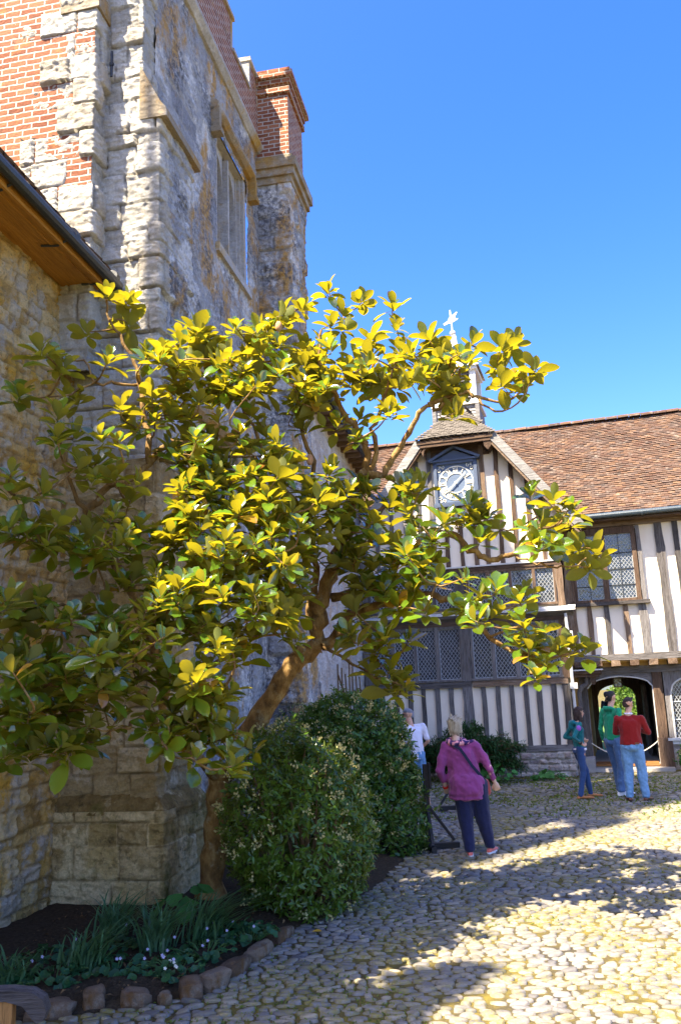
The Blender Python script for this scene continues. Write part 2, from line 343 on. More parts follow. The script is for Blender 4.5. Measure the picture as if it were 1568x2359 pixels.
def cobbles():
    rs = np.random.RandomState(3); V = []; F = []; n0 = 0; y = 4.2
    while y < 21.2:
        k = 1.0 if y < 9 else 1.15
        rh = .060 * k * rs.uniform(.8, 1.25); xl, xr = -.50 * y - .3, .47 * y + .4; x = max(xl, -3.2)
        seg = 10 if y < 9 else 7
        while x < xr:
            w = .098 * k * rs.uniform(.6, 1.5); big = rs.rand() < .03
            cx, cy = x + w / 2, y + rs.uniform(-.3, .3) * rh + .05 * sin(x * 1.7) + .03 * sin(x * 4.1 + y)
            x += w + rs.uniform(.0, .018)
            if rs.rand() < (.04 if cy < 15.5 else .30): continue
            q = np.array((cx, cy)) - HO; sx, sy = q @ hx, q @ hy
            if inpoly(BED, cx, cy) or (sx < .75 and sy > -.5) or (sx >= .75 and sy > .75): continue
            a = w / 2 * rs.uniform(.92, 1.05); b = rh / 2 * rs.uniform(.94, 1.14); ht = rs.uniform(.008, .022); rot = rs.normal(0, .16)
            if big: a *= 1.3; b *= 1.25
            tx, ty = rs.normal(0, .10, 2); pw = rs.uniform(2.4, 4.2); ph0 = rs.rand() * 6
            ca, sa = cos(rot), sin(rot)
            ring = []
            for (rr, zz) in ((1.0, -.012), (.90, .68), (.66, .98)):
                for j in range(seg):
                    t = 2 * pi * (j + .5 * rs.uniform(-.3, .3)) / seg
                    c_, s_ = cos(t), sin(t); rad = (abs(c_) ** pw + abs(s_) ** pw) ** (-1 / pw) * (1 + .10 * sin(2 * t + ph0) + .06 * sin(3 * t + 2 * ph0))
                    px, py = a * rr * rad * c_, b * rr * rad * s_
                    ring.append((cx + px * ca - py * sa, cy + px * sa + py * ca, (zz * ht if zz > 0 else zz) + (tx * px + ty * py if zz > 0 else 0)))
            V.extend(ring); V.append((cx, cy, ht))
            for r_ in range(2):
                for j in range(seg):
                    j2 = (j + 1) % seg; o = n0 + r_ * seg; F.append((o + j, o + j2, o + seg + j2, o + seg + j))
            o = n0 + 2 * seg
            for j in range(seg): F.append((o + j, o + (j + 1) % seg, n0 + 3 * seg))
            n0 += 3 * seg + 1
        y += rh + rs.uniform(.002, .010)
    me = bpy.data.meshes.new('cobbled_courtyard'); me.from_pydata(V, [], F); me.update()
    tag(link('cobbled_courtyard', me, MAT['cobble'], None, True), kind='structure')
cobbles()
def soil():
    xs = np.arange(-4.4, 1.1, .06); ys = np.arange(5.2, 13.6, .06); X, Y = np.meshgrid(xs, ys, indexing='ij')
    inside = inpoly(BED, X, Y); dmin = np.full(X.shape, 9.)
    for i in range(len(BED)):
        a = BED[i]; b = BED[(i + 1) % len(BED)]; d = b - a; t = np.clip(((X - a[0]) * d[0] + (Y - a[1]) * d[1]) / (d @ d), 0, 1)
        dmin = np.minimum(dmin, np.hypot(X - a[0] - t * d[0], Y - a[1] - t * d[1]))
    Z = np.where(inside, .01 + .09 * np.clip(dmin / .3, 0, 1) + .05 * fbm(X * 6, Y * 6, 4, 2), -.02)
    nx, ny = X.shape; V = np.stack([X, Y, Z], -1).reshape(-1, 3)
    I, J = np.meshgrid(np.arange(nx - 1), np.arange(ny - 1), indexing='ij'); k = inside[:-1, :-1] | inside[1:, 1:]
    a = (I * ny + J)[k]; F = np.stack([a, a + ny, a + ny + 1, a + 1], -1)
    me = bpy.data.meshes.new('flower_bed_soil'); me.from_pydata(V.tolist(), [], F.tolist()); me.update()
    tag(link('flower_bed_soil', me, MAT['soil'], None, True), kind='structure')
soil()

# ================================================================ tiles
def tiles(name, parent, o, ue, us, L, H, m, tw=.17, ga=.105, cut=None, seed=1, th=.016, lift=.03):
    rs = np.random.RandomState(seed); o = np.array(o, float); ue = vnorm(np.array(ue, float)); us = vnorm(np.array(us, float)); n = np.cross(ue, us)
    V = []; F = []; k = 0; r = 0
    while r * ga < H:
        x = -(r % 2) * tw / 2; sag = .012 * sin(r * .7) 
        while x < L:
            xa, xb = x + .003, x + tw - .003; x += tw; v0 = r * ga + rs.uniform(-.006, .006); v1 = v0 + ga * 1.6
            if cut and not cut((xa + xb) / 2, v0 + ga / 2): continue
            wv = .02 * sin(xa * .9 + 1) + .015 * sin(xa * 2.3 + r * .3); l0 = lift + rs.uniform(-.006, .010) + wv; l1 = .004 + wv; sk = rs.uniform(-.006, .006)
            p = [o + ue * xa + us * v0 + n * (l0 + sk), o + ue * xb + us * v0 + n * (l0 - sk), o + ue * xb + us * v1 + n * l1, o + ue * xa + us * v1 + n * l1]
            q = [p[0] - n * th - us * .002, p[1] - n * th - us * .002]
            V.extend(p + q); F.extend([(k, k + 1, k + 2, k + 3), (k + 4, k + 5, k + 1, k)]); k += 6
        r += 1
    me = bpy.data.meshes.new(name); me.from_pydata([tuple(v) for v in V], [], F); me.update()
    return link(name, me, m, parent)
def uvquad(name, m, parent, quads):
    """brick faces: each quad (origin, u vector, v vector) gets UV in metres"""
    V = []; F = []; U = []
    for i, (o, u, v) in enumerate(quads):
        o, u, v = (np.array(a, float) for a in (o, u, v)); lu, lv = np.linalg.norm(u), np.linalg.norm(v); a = .37 * i
        V += [o, o + u, o + u + v, o + v]; F.append((4 * i, 4 * i + 1, 4 * i + 2, 4 * i + 3)); U += [(a, o[2]), (a + lu, o[2]), (a + lu, o[2] + lv), (a, o[2] + lv)]
    me = bpy.data.meshes.new(name); me.from_pydata([tuple(v) for v in V], [], F); l = me.uv_layers.new(name='UV')
    l.data.foreach_set('uv', np.array(U, dtype=np.float32).reshape(-1)); me.update(); return link(name, me, m, parent)
def brickbox(x0, x1, y0, y1, z0, z1, top=False):
    q = [((x0, y1, z0), (0, y0 - y1, 0), (0, 0, z1 - z0)), ((x0, y0, z0), (x1 - x0, 0, 0), (0, 0, z1 - z0)), ((x1, y0, z0), (0, y1 - y0, 0), (0, 0, z1 - z0)), ((x1, y1, z0), (x0 - x1, 0, 0), (0, 0, z1 - z0))]
    if top: q += [((x0, y0, z1), (x1 - x0, 0, 0), (0, y1 - y0, 0)), ((x0, y1, z0), (x1 - x0, 0, 0), (0, y0 - y1, 0))]
    return q

# ================================================================ the stone tower on the left
tower = empty('stone_tower', (TF[0], TF[1], 0), TR, 'tall grey stone tower with red brick parapet, traceried window and mossy buttress behind the magnolia', 'tower')
WY = .22
rubble('wall', [(.35, WY), (4.86, WY)], 0, 11.42, MAT['tower'], tower, .03, (.2, .42), (.25, .7), .016, .018, seed=4, holes=[(2.3, 3.8, 8.4, 10.35), (.9, 2.65, 3.0, 5.35)], crag=.012)
rubble('wall', [(0, 1.05), (0, WY), (.36, WY)], 8.4, 14.2, MAT['quoin'], tower, .017, (.2, .40), (.28, .6), .05, .02, jw=.011, seed=9, crag=.012)
rubble('buttress', [(0, 1.25), (0, 0), (1.02, 0), (1.02, WY + .02)], 1.0, 4.45, MAT['bounce_warm'], tower, .018, (.20, .42), (.26, .62), .045, .022, jw=.011, seed=13, batter=-.004, crag=.012)
rubble('buttress', [(0, 1.25), (0, 0), (1.02, 0), (1.02, WY + .02)], 4.43, 8.62, MAT['quoin'], tower, .017, (.16, .38), (.24, .60), .055, .02, jw=.011, seed=12, batter=-.004, crag=.014, m2=MAT['tower'], m2mask=lambda s, z: s > 1.32 + .28 * (vn(z * 3.1, s * 0, 4)))
rubble('plinth', [(-.1, 1.35), (-.1, -.14), (1.1, -.14), (1.1, WY)], -.05, .93, MAT['plinth'], tower, .02, (.2, .36), (.25, .6), .035, .022, jw=.011, seed=21, crag=.01)
b = MB()       # chamfer on top of the plinth
ring0 = [(-.1, 1.35), (-.1, -.14), (1.1, -.14), (1.1, WY)]; ring1 = [(.0, 1.35), (.0, -.0), (1.02, -.0), (1.02, WY)]
for i in range(3):
    pa = np.array([np.array(ring0[i]) + (np.array(ring0[i + 1]) - np.array(ring0[i])) * t for t in np.linspace(0, 1, 30)]); pb = np.array([np.array(ring1[i]) + (np.array(ring1[i + 1]) - np.array(ring1[i])) * t for t in np.linspace(0, 1, 30)])
    vs = []
    for k in range(30):
        for q, z in ((0, .90), (.08, .95), (.5, 1.03), (1, 1.08)):
            p = pa[k] * (1 - q) + pb[k] * q; j = .008 * (vn(k * .7, q * 5 + i * 9, 3) - .5); vs.append((p[0] + j, p[1] + j, z + j * 2))
    b.add(vs, [(k * 4 + r, k * 4 + 4 + r, k * 4 + 5 + r, k * 4 + 1 + r) for k in range(29) for r in range(3)])
b.build('plinth_chamfer', MAT['plinth'], tower, True)
b = MB(); prof = [(-.10, 8.50), (-.10, 8.60), (-.02, 8.70), (.23, 9.22), (.23, 8.5)]
vs = [(-.05, y, z) for y, z in prof] + [(1.08, y, z) for y, z in prof]; n = 5
b.add(vs, [tuple(range(n)), tuple(reversed(range(n, 2 * n)))] + [(i, n + i, n + (i + 1) % n, (i + 1) % n) for i in range(n)])
b.build('weathering_stone', MAT['freestone'], tower)
# front mass: brick face with toothed quoins at its right corner
QX, QY = -.3, .66
wr = np.random.RandomState(5).uniform(.26, .46, 60); wr[1::2] += np.random.RandomState(6).uniform(.1, .4, 30)
wr[10] = .75; wr[16] = .9; wr[18] = .5; wr[13] = 1.05; wr[:8] = 1.6; wr[8] = .9
for r_ in range(0, 30):
    za, zb = 5.4 + r_ * .33, 5.4 + (r_ + 1) * .33
    pass
rubble('quoins', [(QX, 2.2), (QX, QY), (0.02, QY)], 5.4, 14.0, MAT['quoin'], tower, .017, (.33, .33), (.3, .75), .055, .02, .018, .012, seed=31, crag=.014,
       mask=lambda s, z: s > (2.2 - QY) - wr[np.clip(((z - 5.3) / .33).astype(int), 0, 59)])
uvquad('brick_wall', MAT['brick'], tower, [((QX + .004, 8.7, 7.45), (0, QY + .02 - 8.7, 0), (0, 0, 9.0))])
b = MB(); b.box(QX + .05, 1.6, QY + .05, 2.1, 6.7, 23); b.box(.02, 1.55, .25, 2.0, 14.0, 22.9); b.box(QX + .05, 1.6, 2.1, 4.7, 6.7, 16.5); b.box(QX + .05, 1.6, 4.7, 11.5, 6.7, 26.5); b.box(.1, 4.8, WY + .6, 6.2, 0, 11.3); b.box(.1, 2.2, WY + .1, 1, 0, 11.3); b.box(.1, .8, WY + .1, 1.2, 0, 11.3); b.build('core', MAT['tower'], tower)  # core fill, plus unseen tall blocks added to shade the court and facade
b = MB(); b.box(QX - .03, .0, QY - .035, QY + .45, 9.86, 10.12, .012); b.build('dressed_quoin', MAT['freestone'], tower)
b = MB(); b.tube([(-.02, .60, 9.15), (-.02, .60, 9.5)], .016); b.box(-.04, 0, .575, .62, 9.30, 9.34); b.build('drain_spout', MAT['iron'], tower)
b = MB(); b.tube([(.72, WY - .02, 7.7), (.72, WY - .16, 7.72), (.72, WY - .18, 7.76)], .02); b.build('iron_hook', MAT['iron'], tower)
# string course and parapet
b = MB(); prof = [(WY - .07, 11.40), (WY - .11, 11.45), (WY - .11, 11.50), (WY - .02, 11.58), (WY + .1, 11.58), (WY + .1, 11.34), (WY - .04, 11.36)]
n = len(prof); vs = [(-.1, y, z) for y, z in prof] + [(4.88, y, z) for y, z in prof]
b.add(vs, [tuple(range(n)), tuple(reversed(range(n, 2 * n)))] + [(i, n + i, n + (i + 1) % n, (i + 1) % n) for i in range(n)]); b.build('string_course', MAT['tracery'], tower)
PY = WY - .02; q = brickbox(.2, 4.9, PY, PY + .4, 11.6, 12.30)
mer = [(.2, 1.3), (2.1, 3.42), (4.34, 4.9)]
for a, c in mer: q += brickbox(a + .09, c - .09, PY, PY + .4, 12.30, 12.86)
uvquad('brick_parapet', MAT['brick'], tower, q)
b = MB()
for i, (a, c) in enumerate(mer):
    b.box(a - .02, c + .02, PY - .04, PY + .46, 12.86, 12.94, .008); b.box(a, a + .092, PY - .006, PY + .406, 12.30, 12.86, .003); b.box(c - .092, c, PY - .006, PY + .406, 12.30, 12.86, .003)
for a, c in ((1.3, 2.1), (3.42, 4.34)): b.box(a, c, PY - .03, PY + .46, 12.30, 12.36, .006)
b.build('coping', MAT['tracery'], tower)
# upper window: two cusped lights under a hood
def church_window(t0, t1, zb, zs, zt, lights=2, hood=True):
    w = empty('window'); w.parent = tower; mu = .10; fr = .16; y0, y1 = WY + .02, WY + .34
    b = MB(); b.box(t0 - .02, t0 + fr * .6, y0, y1, zb, zt); b.box(t1 - fr * .6, t1 + .02, y0, y1, zb, zt)
    for k, (dy, dt) in enumerate(((.05, .05), (.10, .09))): b.box(t0 + .05, t0 + fr * .6 + dt, y0 + dy, y1, zb, zt); b.box(t1 - fr * .6 - dt, t1 - .05, y0 + dy, y1, zb, zt)
    b.box(t0 - .06, t1 + .06, WY - .06, y1, zb - .14, zb, .004); iw = (t1 - t0 - 2 * (fr * .6 + .09) - (lights - 1) * mu) / lights
    ly = y0 + .12
    x = t0 + fr * .6 + .09; hp = []
    for i in range(lights):
        xa, xb = x, x + iw; x = xb + mu
        if i < lights - 1: b.poly([(xb - .004, zb), (xb + mu * .3, zb), (xb + mu * .3, zt), (xb - .004, zt)], ly + .06, y1); b.box(xb + mu * .2, xb + mu * .8, ly - .08, y1 - .03, zb, zt - .1); b.box(xb + mu * .7, xb + mu + .004, ly + .06, y1, zb, zt)
        arc = [(xa, zs)]; c = (xa + xb) / 2; h = zt - .16 - zs
        for k in range(1, 8):
            u = k / 8; arc.append((xa + (c - xa) * (1 - cos(u * pi / 2)) if True else 0, zs + h * sin(u * pi / 2)))
        arc.append((c, zt - .12)); arc += [(xa + xb - p, z_) for p, z_ in reversed(arc[:-1])]
        for k in range(len(arc) - 1):
            (a1, b1), (a2, b2) = arc[k], arc[k + 1]
            b.add([(a1, ly, b1), (a2, ly, b2), (a2, ly, zt), (a1, ly, zt), (a1, y1 - .04, b1), (a2, y1 - .04, b2)], [(0, 1, 2, 3), (0, 4, 5, 1)])
    b.box(t0 - .02, t1 + .02, y0 + .02, y1, zt - .02, zt + .06)
    b.build('tracery', MAT['tracery'], w)
    g = MB(); g.box(t0, t1, y1 - .06, y1 - .04, zb, zt); g.build('glass', MAT['glass'], w)
    if hood:
        b = MB(); prof = [(WY + .05, zt + .10), (WY - .06, zt + .12), (WY - .12, zt + .18), (WY - .12, zt + .23), (WY + .05, zt + .40)]; n = len(prof)
        vs = [(t0 - .22, y, z) for y, z in prof] + [(t1 + .22, y, z) for y, z in prof]
        b.add(vs, [tuple(range(n)), tuple(reversed(range(n, 2 * n)))] + [(i, n + i, n + (i + 1) % n, (i + 1) % n) for i in range(n)])
        for x in (t0 - .22, t1 + .12): b.box(x, x + .1, WY - .13, WY + .05, zt - .22, zt + .14); b.box(x - .03, x + .13, WY - .16, WY + .05, zt - .29, zt - .21)
        b.build('hood_mould', MAT['freestone'], w)
church_window(2.62, 4.12, 8.4, 9.5, 10.35)
church_window(1.22, 2.98, 3.0, 4.75, 5.35)
# brick-topped turret
T0, T1, TA, TB = 4.85, 5.95, -.36, .5
rubble('turret_shaft', [(T0, .3), (T0, TA), (T1, TA), (T1, .3)], 0, 10.76, MAT['tower'], tower, .028, (.22, .42), (.24, .5), .05, .025, jw=.014, seed=41, crag=.012)
b = MB()
for d, za, zb in ((.04, 10.72, 10.84), (.09, 10.84, 10.98), (.14, 10.98, 11.14), (.07, 11.14, 11.24)): b.box(T0 - d, T1 + d, TA - d, TB, za, zb, .004)
b.build('turret_corbel', MAT['freestone'], tower)
q = brickbox(T0, T1, TA, TB, 11.24, 12.52)
for d, za, zb in ((.05, 12.52, 12.62), (.0, 12.62, 12.70), (.06, 12.70, 12.80), (.12, 12.80, 12.90), (.07, 12.90, 12.99)): q += brickbox(T0 - d, T1 + d, TA - d, TB + d, za, zb, True)
uvquad('turret_brickwork', MAT['brick'], tower, q)

# ================================================================ far stone wing between the tower and the timber house
wing = empty('stone_wing', (TF[0], TF[1], 0), TR, 'lower lime-washed rubble stone wing between the tower and the timbered house, with tiled eaves', 'building')
rubble('wall', [(5.9, -.05), (12.62, -.05)], 0, 7.62, MAT['range'], wing, .045, (.2, .42), (.25, .7), .016, .02, seed=51)
b = MB(); b.box(5.9, 12.4, .1, 4.6, 0, 7.6); b.build('core', MAT['range'], wing)
tiles('roof', wing, (5.9, -.48, 7.62), (1, 0, 0), (0, 1, 1.15), 6.9, 4.4, MAT['tile'], seed=8)
b = MB(); b.add([(5.9, -.42, 7.55), (12.6, -.42, 7.55), (12.6, 2.45, 10.8), (5.9, 2.45, 10.8)], [(0, 1, 2, 3)]); b.box(5.9, 12.6, -.4, -.05, 7.5, 7.56)
for k in range(14): b.box(6.1 + k * .48, 6.2 + k * .48, -.42, 0, 7.40, 7.5)
b.build('rafter_eaves', MAT['oakb_y'], wing)
b = MB(); b.tube([(5.9, -.52, 7.56), (12.6, -.52, 7.50)], .07, 10); b.build('gutter', MAT['pipe'], wing)
b = MB(); b.tube([(12.5, -.48, 7.5), (12.5, -.3, 7.2), (12.48, -.16, 6.9), (12.48, -.16, .1)], .05, 10)
for z in (1.6, 3.1, 4.6, 6.0): b.tube([(12.48, -.16, z), (12.48, -.16, z + .1)], .066, 10)
b.build('downpipe', MAT['pipe'], wing)

# ================================================================ near cottage on the left edge
cot = empty('stone_cottage', (-2.93, 8.45, 0), TR, 'low ochre rubble cottage at the left edge with orange boarded eaves and dark gutter', 'building')
rubble('wall', [(-5.2, 0), (.46, 0)], -.05, 6.42, MAT['cottage'], cot, .022, (.09, .22), (.10, .34), .03, .04, warp=.07, jw=.016, seed=61, crag=.02)
b = MB(); b.box(-5.38, -5.2, 0, 4.9, 0, 6.4); b.build('end_wall', MAT['cottage'], cot)
b = MB(); b.box(-5.25, -.32, .08, 4.6, 0, 6.38); b.build('core', MAT['cottage'], cot)
b = MB(); b.box(-5.5, .18, -.43, 0, 6.385, 6.41); b.box(-5.5, .18, -.46, -.43, 6.36, 6.54); b.box(-5.5, .18, -.36, -.33, 6.375, 6.39); b.build('soffit', MAT['soffit'], cot)
b = MB()
P = [(-5.5, -.525, 6.50), (.30, -.525, 6.45)]
b.tube(P, .062, 12)
for t in (-2.6, -.72, .17): b.tube([(t - .04, -.525, 6.495 - .0012 * t), (t + .04, -.525, 6.49)], .070, 12)
b.tube([(.30, -.525, 6.45), (.36, -.45, 6.36), (.40, -.2, 6.25)], .055, 10)
b.build('gutter', MAT['iron'], cot)
for t in (-1.75, -.78, .05):
    b = MB(); b.tube([(t, -.525, 6.43), (t, -.46, 6.40), (t, -.40, 6.37), (t - .03, -.24, 6.375)], .012, 6); b.build('gutter_bracket', MAT['iron'], cot)
tiles('roof', cot, (-5.5, -.50, 6.53), (1, 0, 0), (0, 1, 1.28), 5.72, 4.65, MAT['tile'], tw=.19, seed=5, cut=lambda u, v: u < 5.2 or v < .55)
b = MB(); b.add([(-5.48, -.46, 6.48), (.1, -.46, 6.48), (-.33, 2.4, 10.16), (-5.48, 2.4, 10.16), (-.33, 5.2, 6.5), (-5.48, 5.2, 6.5)], [(0, 1, 2, 3), (3, 2, 4, 5), (0, 3, 5), (1, 4, 2)]); b.build('roof_slab', MAT['tile'], cot)
# ================================================================ timber framed house (local x right, y inwards, z up)
house = empty('timber_framed_house', (HO[0], HO[1], 0), HA, 'black and cream timber-framed house with leaded windows, clock gable and long clay tile roof', 'house')
R3 = random.Random(11)
def post(x0, x1, z0, z1, y=0.0, name='stud', br=False, proud=.03, par=None, lean=0.0):
    b = MB(); w = x1 - x0; n = max(2, int((z1 - z0) / .3)); vs = []; fs = []
    for i in range(n + 1):
        z = z0 + (z1 - z0) * i / n; a = R3.uniform(-.10, .10) * w; c = R3.uniform(-.10, .10) * w; l = lean * i / n; pr = proud + R3.uniform(-.004, .004)
        vs += [(x0 + a + l, y - pr, z), (x1 + c + l, y - pr, z), (x1 + c + l, y + .09, z), (x0 + a + l, y + .09, z)]
    for i in range(n):
        for k in range(4):
            k2 = (k + 1) % 4; fs.append((i * 4 + k, i * 4 + k2, i * 4 + 4 + k2, i * 4 + 4 + k))
    fs += [(3, 2, 1, 0), (n * 4, n * 4 + 1, n * 4 + 2, n * 4 + 3)]
    b.add(vs, fs); return b.build(name, MAT['oakb_z' if br else 'oak_z'], par or house)
def rail(x0, x1, z0, z1, y=0.0, name='rail', br=False, proud=.036, depth=.1):
    b = MB(); n = max(2, int((x1 - x0) / .5)); vs = []; fs = []; h = z1 - z0
    for i in range(n + 1):
        x = x0 + (x1 - x0) * i / n; a = R3.uniform(-.06, .06) * h; c = R3.uniform(-.06, .06) * h
        vs += [(x, y - proud, z0 + a), (x, y - proud, z1 + c), (x, y + depth, z1 + c), (x, y + depth, z0 + a)]
    for i in range(n):
        for k in range(4):
            k2 = (k + 1) % 4; fs.append((i * 4 + k2, i * 4 + k, i * 4 + 4 + k, i * 4 + 4 + k2))
    fs += [(0, 1, 2, 3), tuple(n * 4 + k for k in (3, 2, 1, 0))]
    b.add(vs, fs); return b.build(name, MAT['oakb_x' if br else 'oak_x'], house)
def lattice(b, x0, x1, z0, z1, y, sx=.085, sz=.115, w=.0085, t=.008, clip=None):
    """diagonal lead cames clipped to a rectangle"""
    k = sz / sx
    for sg in (1, -1):
        c = -40
        lo = min(z0 - sg * k * x0, z0 - sg * k * x1); hi = max(z1 - sg * k * x0, z1 - sg * k * x1)
        q = lo + (.5 * sz if sg > 0 else .5 * sz)
        while q < hi:
            pts = []
            xa = x0; xb = x1
            za, zb_ = q + sg * k * xa, q + sg * k * xb
            # clip
            def at(z): return (z - q) / (sg * k)
            xs = sorted((at(z0), at(z1))); xa = max(x0, xs[0]); xb = min(x1, xs[1])
            if xb - xa > .012:
                tz = clip(.5 * (xa + xb)) if clip else z1
                za, zb_ = q + sg * k * xa, q + sg * k * xb
                if max(za, zb_) <= tz + .5 and not (clip and .5 * (za + zb_) > tz): b.beam((xa, y, za), (xb, y, zb_), w, t, (0, 1, 0))
            q += sz * 1.0 * 1.0
def light(par, x0, x1, z0, z1, y, **kw):
    """one leaded casement: lead edge, cames, glass"""
    b = MB(); e = .014
    for a in ((x0, x1, z0, z0 + e), (x0, x1, z1 - e, z1), (x0, x0 + e, z0, z1), (x1 - e, x1, z0, z1)): b.box(a[0], a[1], y - .016, y - .003, a[2], a[3])
    lattice(b, x0, x1, z0, z1, y - .009, **kw); b.build('lead_lattice', MAT['came'], par)
    g = MB(); n = 3; m_ = 5
    for i in range(n):
        for j in range(m_):
            xa, xb = x0 + (x1 - x0) * i / n, x0 + (x1 - x0) * (i + 1) / n; za, zb = z0 + (z1 - z0) * j / m_, z0 + (z1 - z0) * (j + 1) / m_
            d = [y + R3.uniform(-.002, .003) for _ in range(4)]
            g.add([(xa, d[0], za), (xb, d[1], za), (xb, d[2], zb), (xa, d[3], zb)], [(0, 1, 2, 3)])
    g.build('glass', MAT['glass'], par)
def window(lights, z0, z1, y=0.0, fr=.045, br=False, head=.06, sill=.05, lat={}):
    w = empty('window'); w.parent = house; b = MB(); x0 = lights[0][0] - fr; x1 = lights[-1][1] + fr
    b.box(x0, x1, y - .045, y + .08, z1, z1 + head); b.box(x0 - .01, x1 + .01, y - .07, y + .08, z0 - sill, z0)
    b.box(x0, lights[0][0], y - .045, y + .08, z0, z1); b.box(lights[-1][1], x1, y - .045, y + .08, z0, z1)
    for a, c in zip(lights[:-1], lights[1:]): b.box(a[1], c[0], y - .042, y + .08, z0, z1)
    b.build('frame', MAT['oakb_z' if br else 'oak_z'], w)
    for a in lights: light(w, a[0], a[1], z0, z1, y + .03, **lat)
    return w
# --- bay: plinth, plaster, frame
rubble('stone_plinth', [(-4.05, -.07), (.66, -.07), (.66, 1.5)], 0, .545, MAT['houseplinth'], house, .022, (.09, .16), (.12, .30), .05, .03, jw=.022, seed=71)
b = MB(); b.box(-4.04, .62, .03, .3, .55, 2.15); b.box(-4.04, .62, .03, .3, 3.4, 3.8); b.box(-4.04, .62, .03, .3, 4.66, 5.72); b.box(-1.72, -1.42, .03, .3, 2.1, 4.7); b.box(.42, .62, .3, 6.4, .2, 5.75)
b.poly([(-4.02, 5.72), (.98, 5.72), (-.62, 7.86), (-2.28, 7.86)], .03, .3); b.build('plaster', MAT['plaster'], house)
b = MB(); b.box(-4.04, .4, .35, 5.9, .2, 5.6); b.build('dark_interior', MAT['dark'], house)
rail(-4.06, .68, .545, .675, 0, 'sill_beam', proud=.07)
for a, c, br in ((-3.99, -3.86, 0), (-3.66, -3.58, 0), (-3.32, -3.23, 0), (-3.0, -2.9, 0), (-2.69, -2.59, 0), (-2.36, -2.26, 0), (-2.03, -1.93, 0), (-1.70, -1.48, 0), (-1.28, -1.18, 0), (-.96, -.86, 0), (-.65, -.55, 0), (-.33, -.23, 0), (-.05, .06, 0), (.28, .39, 0), (.53, .66, 0)):
    post(a, c, .67, 2.02, 0, proud=.05 if c - a > .2 else .03)
rail(-4.0, -1.5, 2.0, 2.13, 0, proud=.05); rail(-1.46, .66, 2.0, 2.13, 0, br=True, proud=.05)
A1 = [(-3.82, -3.37), (-3.28, -2.81), (-2.74, -2.29), (-2.20, -1.72)]; A2 = [(-1.41, -.99), (-.91, -.45), (-.37, .09), (.16, .52)]
window(A1, 2.19, 3.36, 0); window(A2, 2.19, 3.36, 0)
post(-1.69, -1.46, 2.13, 3.5, 0, proud=.07); post(-4.03, -3.87, 2.13, 3.5, 0, proud=.06); post(.56, .70, 2.13, 3.5, 0, br=True, proud=.06)
rail(-4.05, .72, 3.42, 3.52, 0, br=True, proud=.075); 
b = MB(); prof = [(-.06, 3.50), (-.12, 3.54), (-.22, 3.58), (-.24, 3.62), (-.24, 3.66), (0, 3.72), (.05, 3.72), (.05, 3.5)]; n = len(prof)
for xa, xb in ((-4.12, .92),):
    vs = [(xa, y, z) for y, z in prof] + [(xb, y, z) for y, z in prof]
    b.add(vs, [tuple(range(n)), tuple(reversed(range(n, 2 * n)))] + [(i, n + i, n + (i + 1) % n, (i + 1) % n) for i in range(n)])
b.build('cornice', MAT['oak_x'], house)
b = MB(); b.add([(-.1, -.27, 3.61), (.97, -.27, 3.61), (.97, -.27, 3.67), (-.1, -.27, 3.67), (-.1, 0, 3.745), (.97, 0, 3.745)], [(0, 1, 2, 3), (3, 2, 5, 4)])
b.add([(-4.1, -.26, 3.635), (-.12, -.26, 3.635), (-.12, -.26, 3.67), (-4.1, -.26, 3.67), (-4.1, 0, 3.735), (-.12, 0, 3.735)], [(0, 1, 2, 3), (3, 2, 5, 4)]); b.build('lead_ledge', MAT['lead'], house)
U1 = [(-3.80, -3.37), (-3.28, -2.83), (-2.74, -2.29), (-2.20, -1.74)]; U2 = [(-1.41, -.99), (-.90, -.48), (-.40, .07), (.14, .54)]
window(U1, 3.83, 4.62, -.02); window(U2, 3.83, 4.62, -.02, br=True)
post(-1.70, -1.47, 3.76, 4.7, 0, proud=.06); post(-4.03, -3.86, 3.72, 5.6, 0, proud=.06); post(.60, .76, 3.74, 4.68, 0, 'corner_post', True, .08)
rail(-4.05, .74, 4.68, 4.76, 0, br=True, proud=.085)
b = MB(); b.box(-4.06, .76, -.11, .02, 4.762, 4.80, .004); b.build('ledge', MAT['lead'], house)
post(.56, .72, 4.80, 5.62, 0, 'corner_post', True, .07)
apx = lambda x: min(7.9, 7.93 - 1.303 * (abs(x + 1.445) - .855))
for a, c in ((-3.62, -3.53), (-3.24, -3.15), (-2.90, -2.80), (-2.55, -2.46), (-2.24, -2.13), (-.95, -.84), (-.61, -.51), (-.27, -.18), (.07, .16), (.36, .45)):
    post(a, c, 4.80, apx((a + c) / 2) - .16, 0, br=(a > -1.5), proud=.028)
for a, c in ((-1.90, -1.80), (-1.55, -1.46), (-1.22, -1.12)): post(a, c, 4.80, 6.32, 0, br=True, proud=.026)
rail(.16, .9, 5.66, 5.76, 0, br=True, proud=.05); rail(-4.0, -3.1, 5.66, 5.76, 0, br=True, proud=.05)
# gable roof: barge boards, half hip
def barge(xa, za, xb, zb):
    s = 1 if xb > xa else -1; L = np.array((xb - xa, 0, zb - za)); u = vnorm(L)
    b = MB(); b.beam((xa, -.36, za), (xb, -.36, zb), .05, .20, (0, 1, 0) if False else (0, 0, 1)); o = b.build('barge_board', MAT['greywood'], house)
    b = MB(); b.beam((xa - .02 * s, -.30, za - .19), (xb - .02 * s, -.30, zb - .19), .12, .05); b.beam((xa, -.15, za - .10), (xb, -.15, zb - .10), .4, .03); b.build('soffit_board', MAT['oakb_x'], house)
barge(-.60, 7.90, 1.26, 5.49); barge(-2.30, 7.90, -4.2, 5.44)
sl_ = np.array((1.12, 0, -1.46)); sl_ = vnorm(sl_)
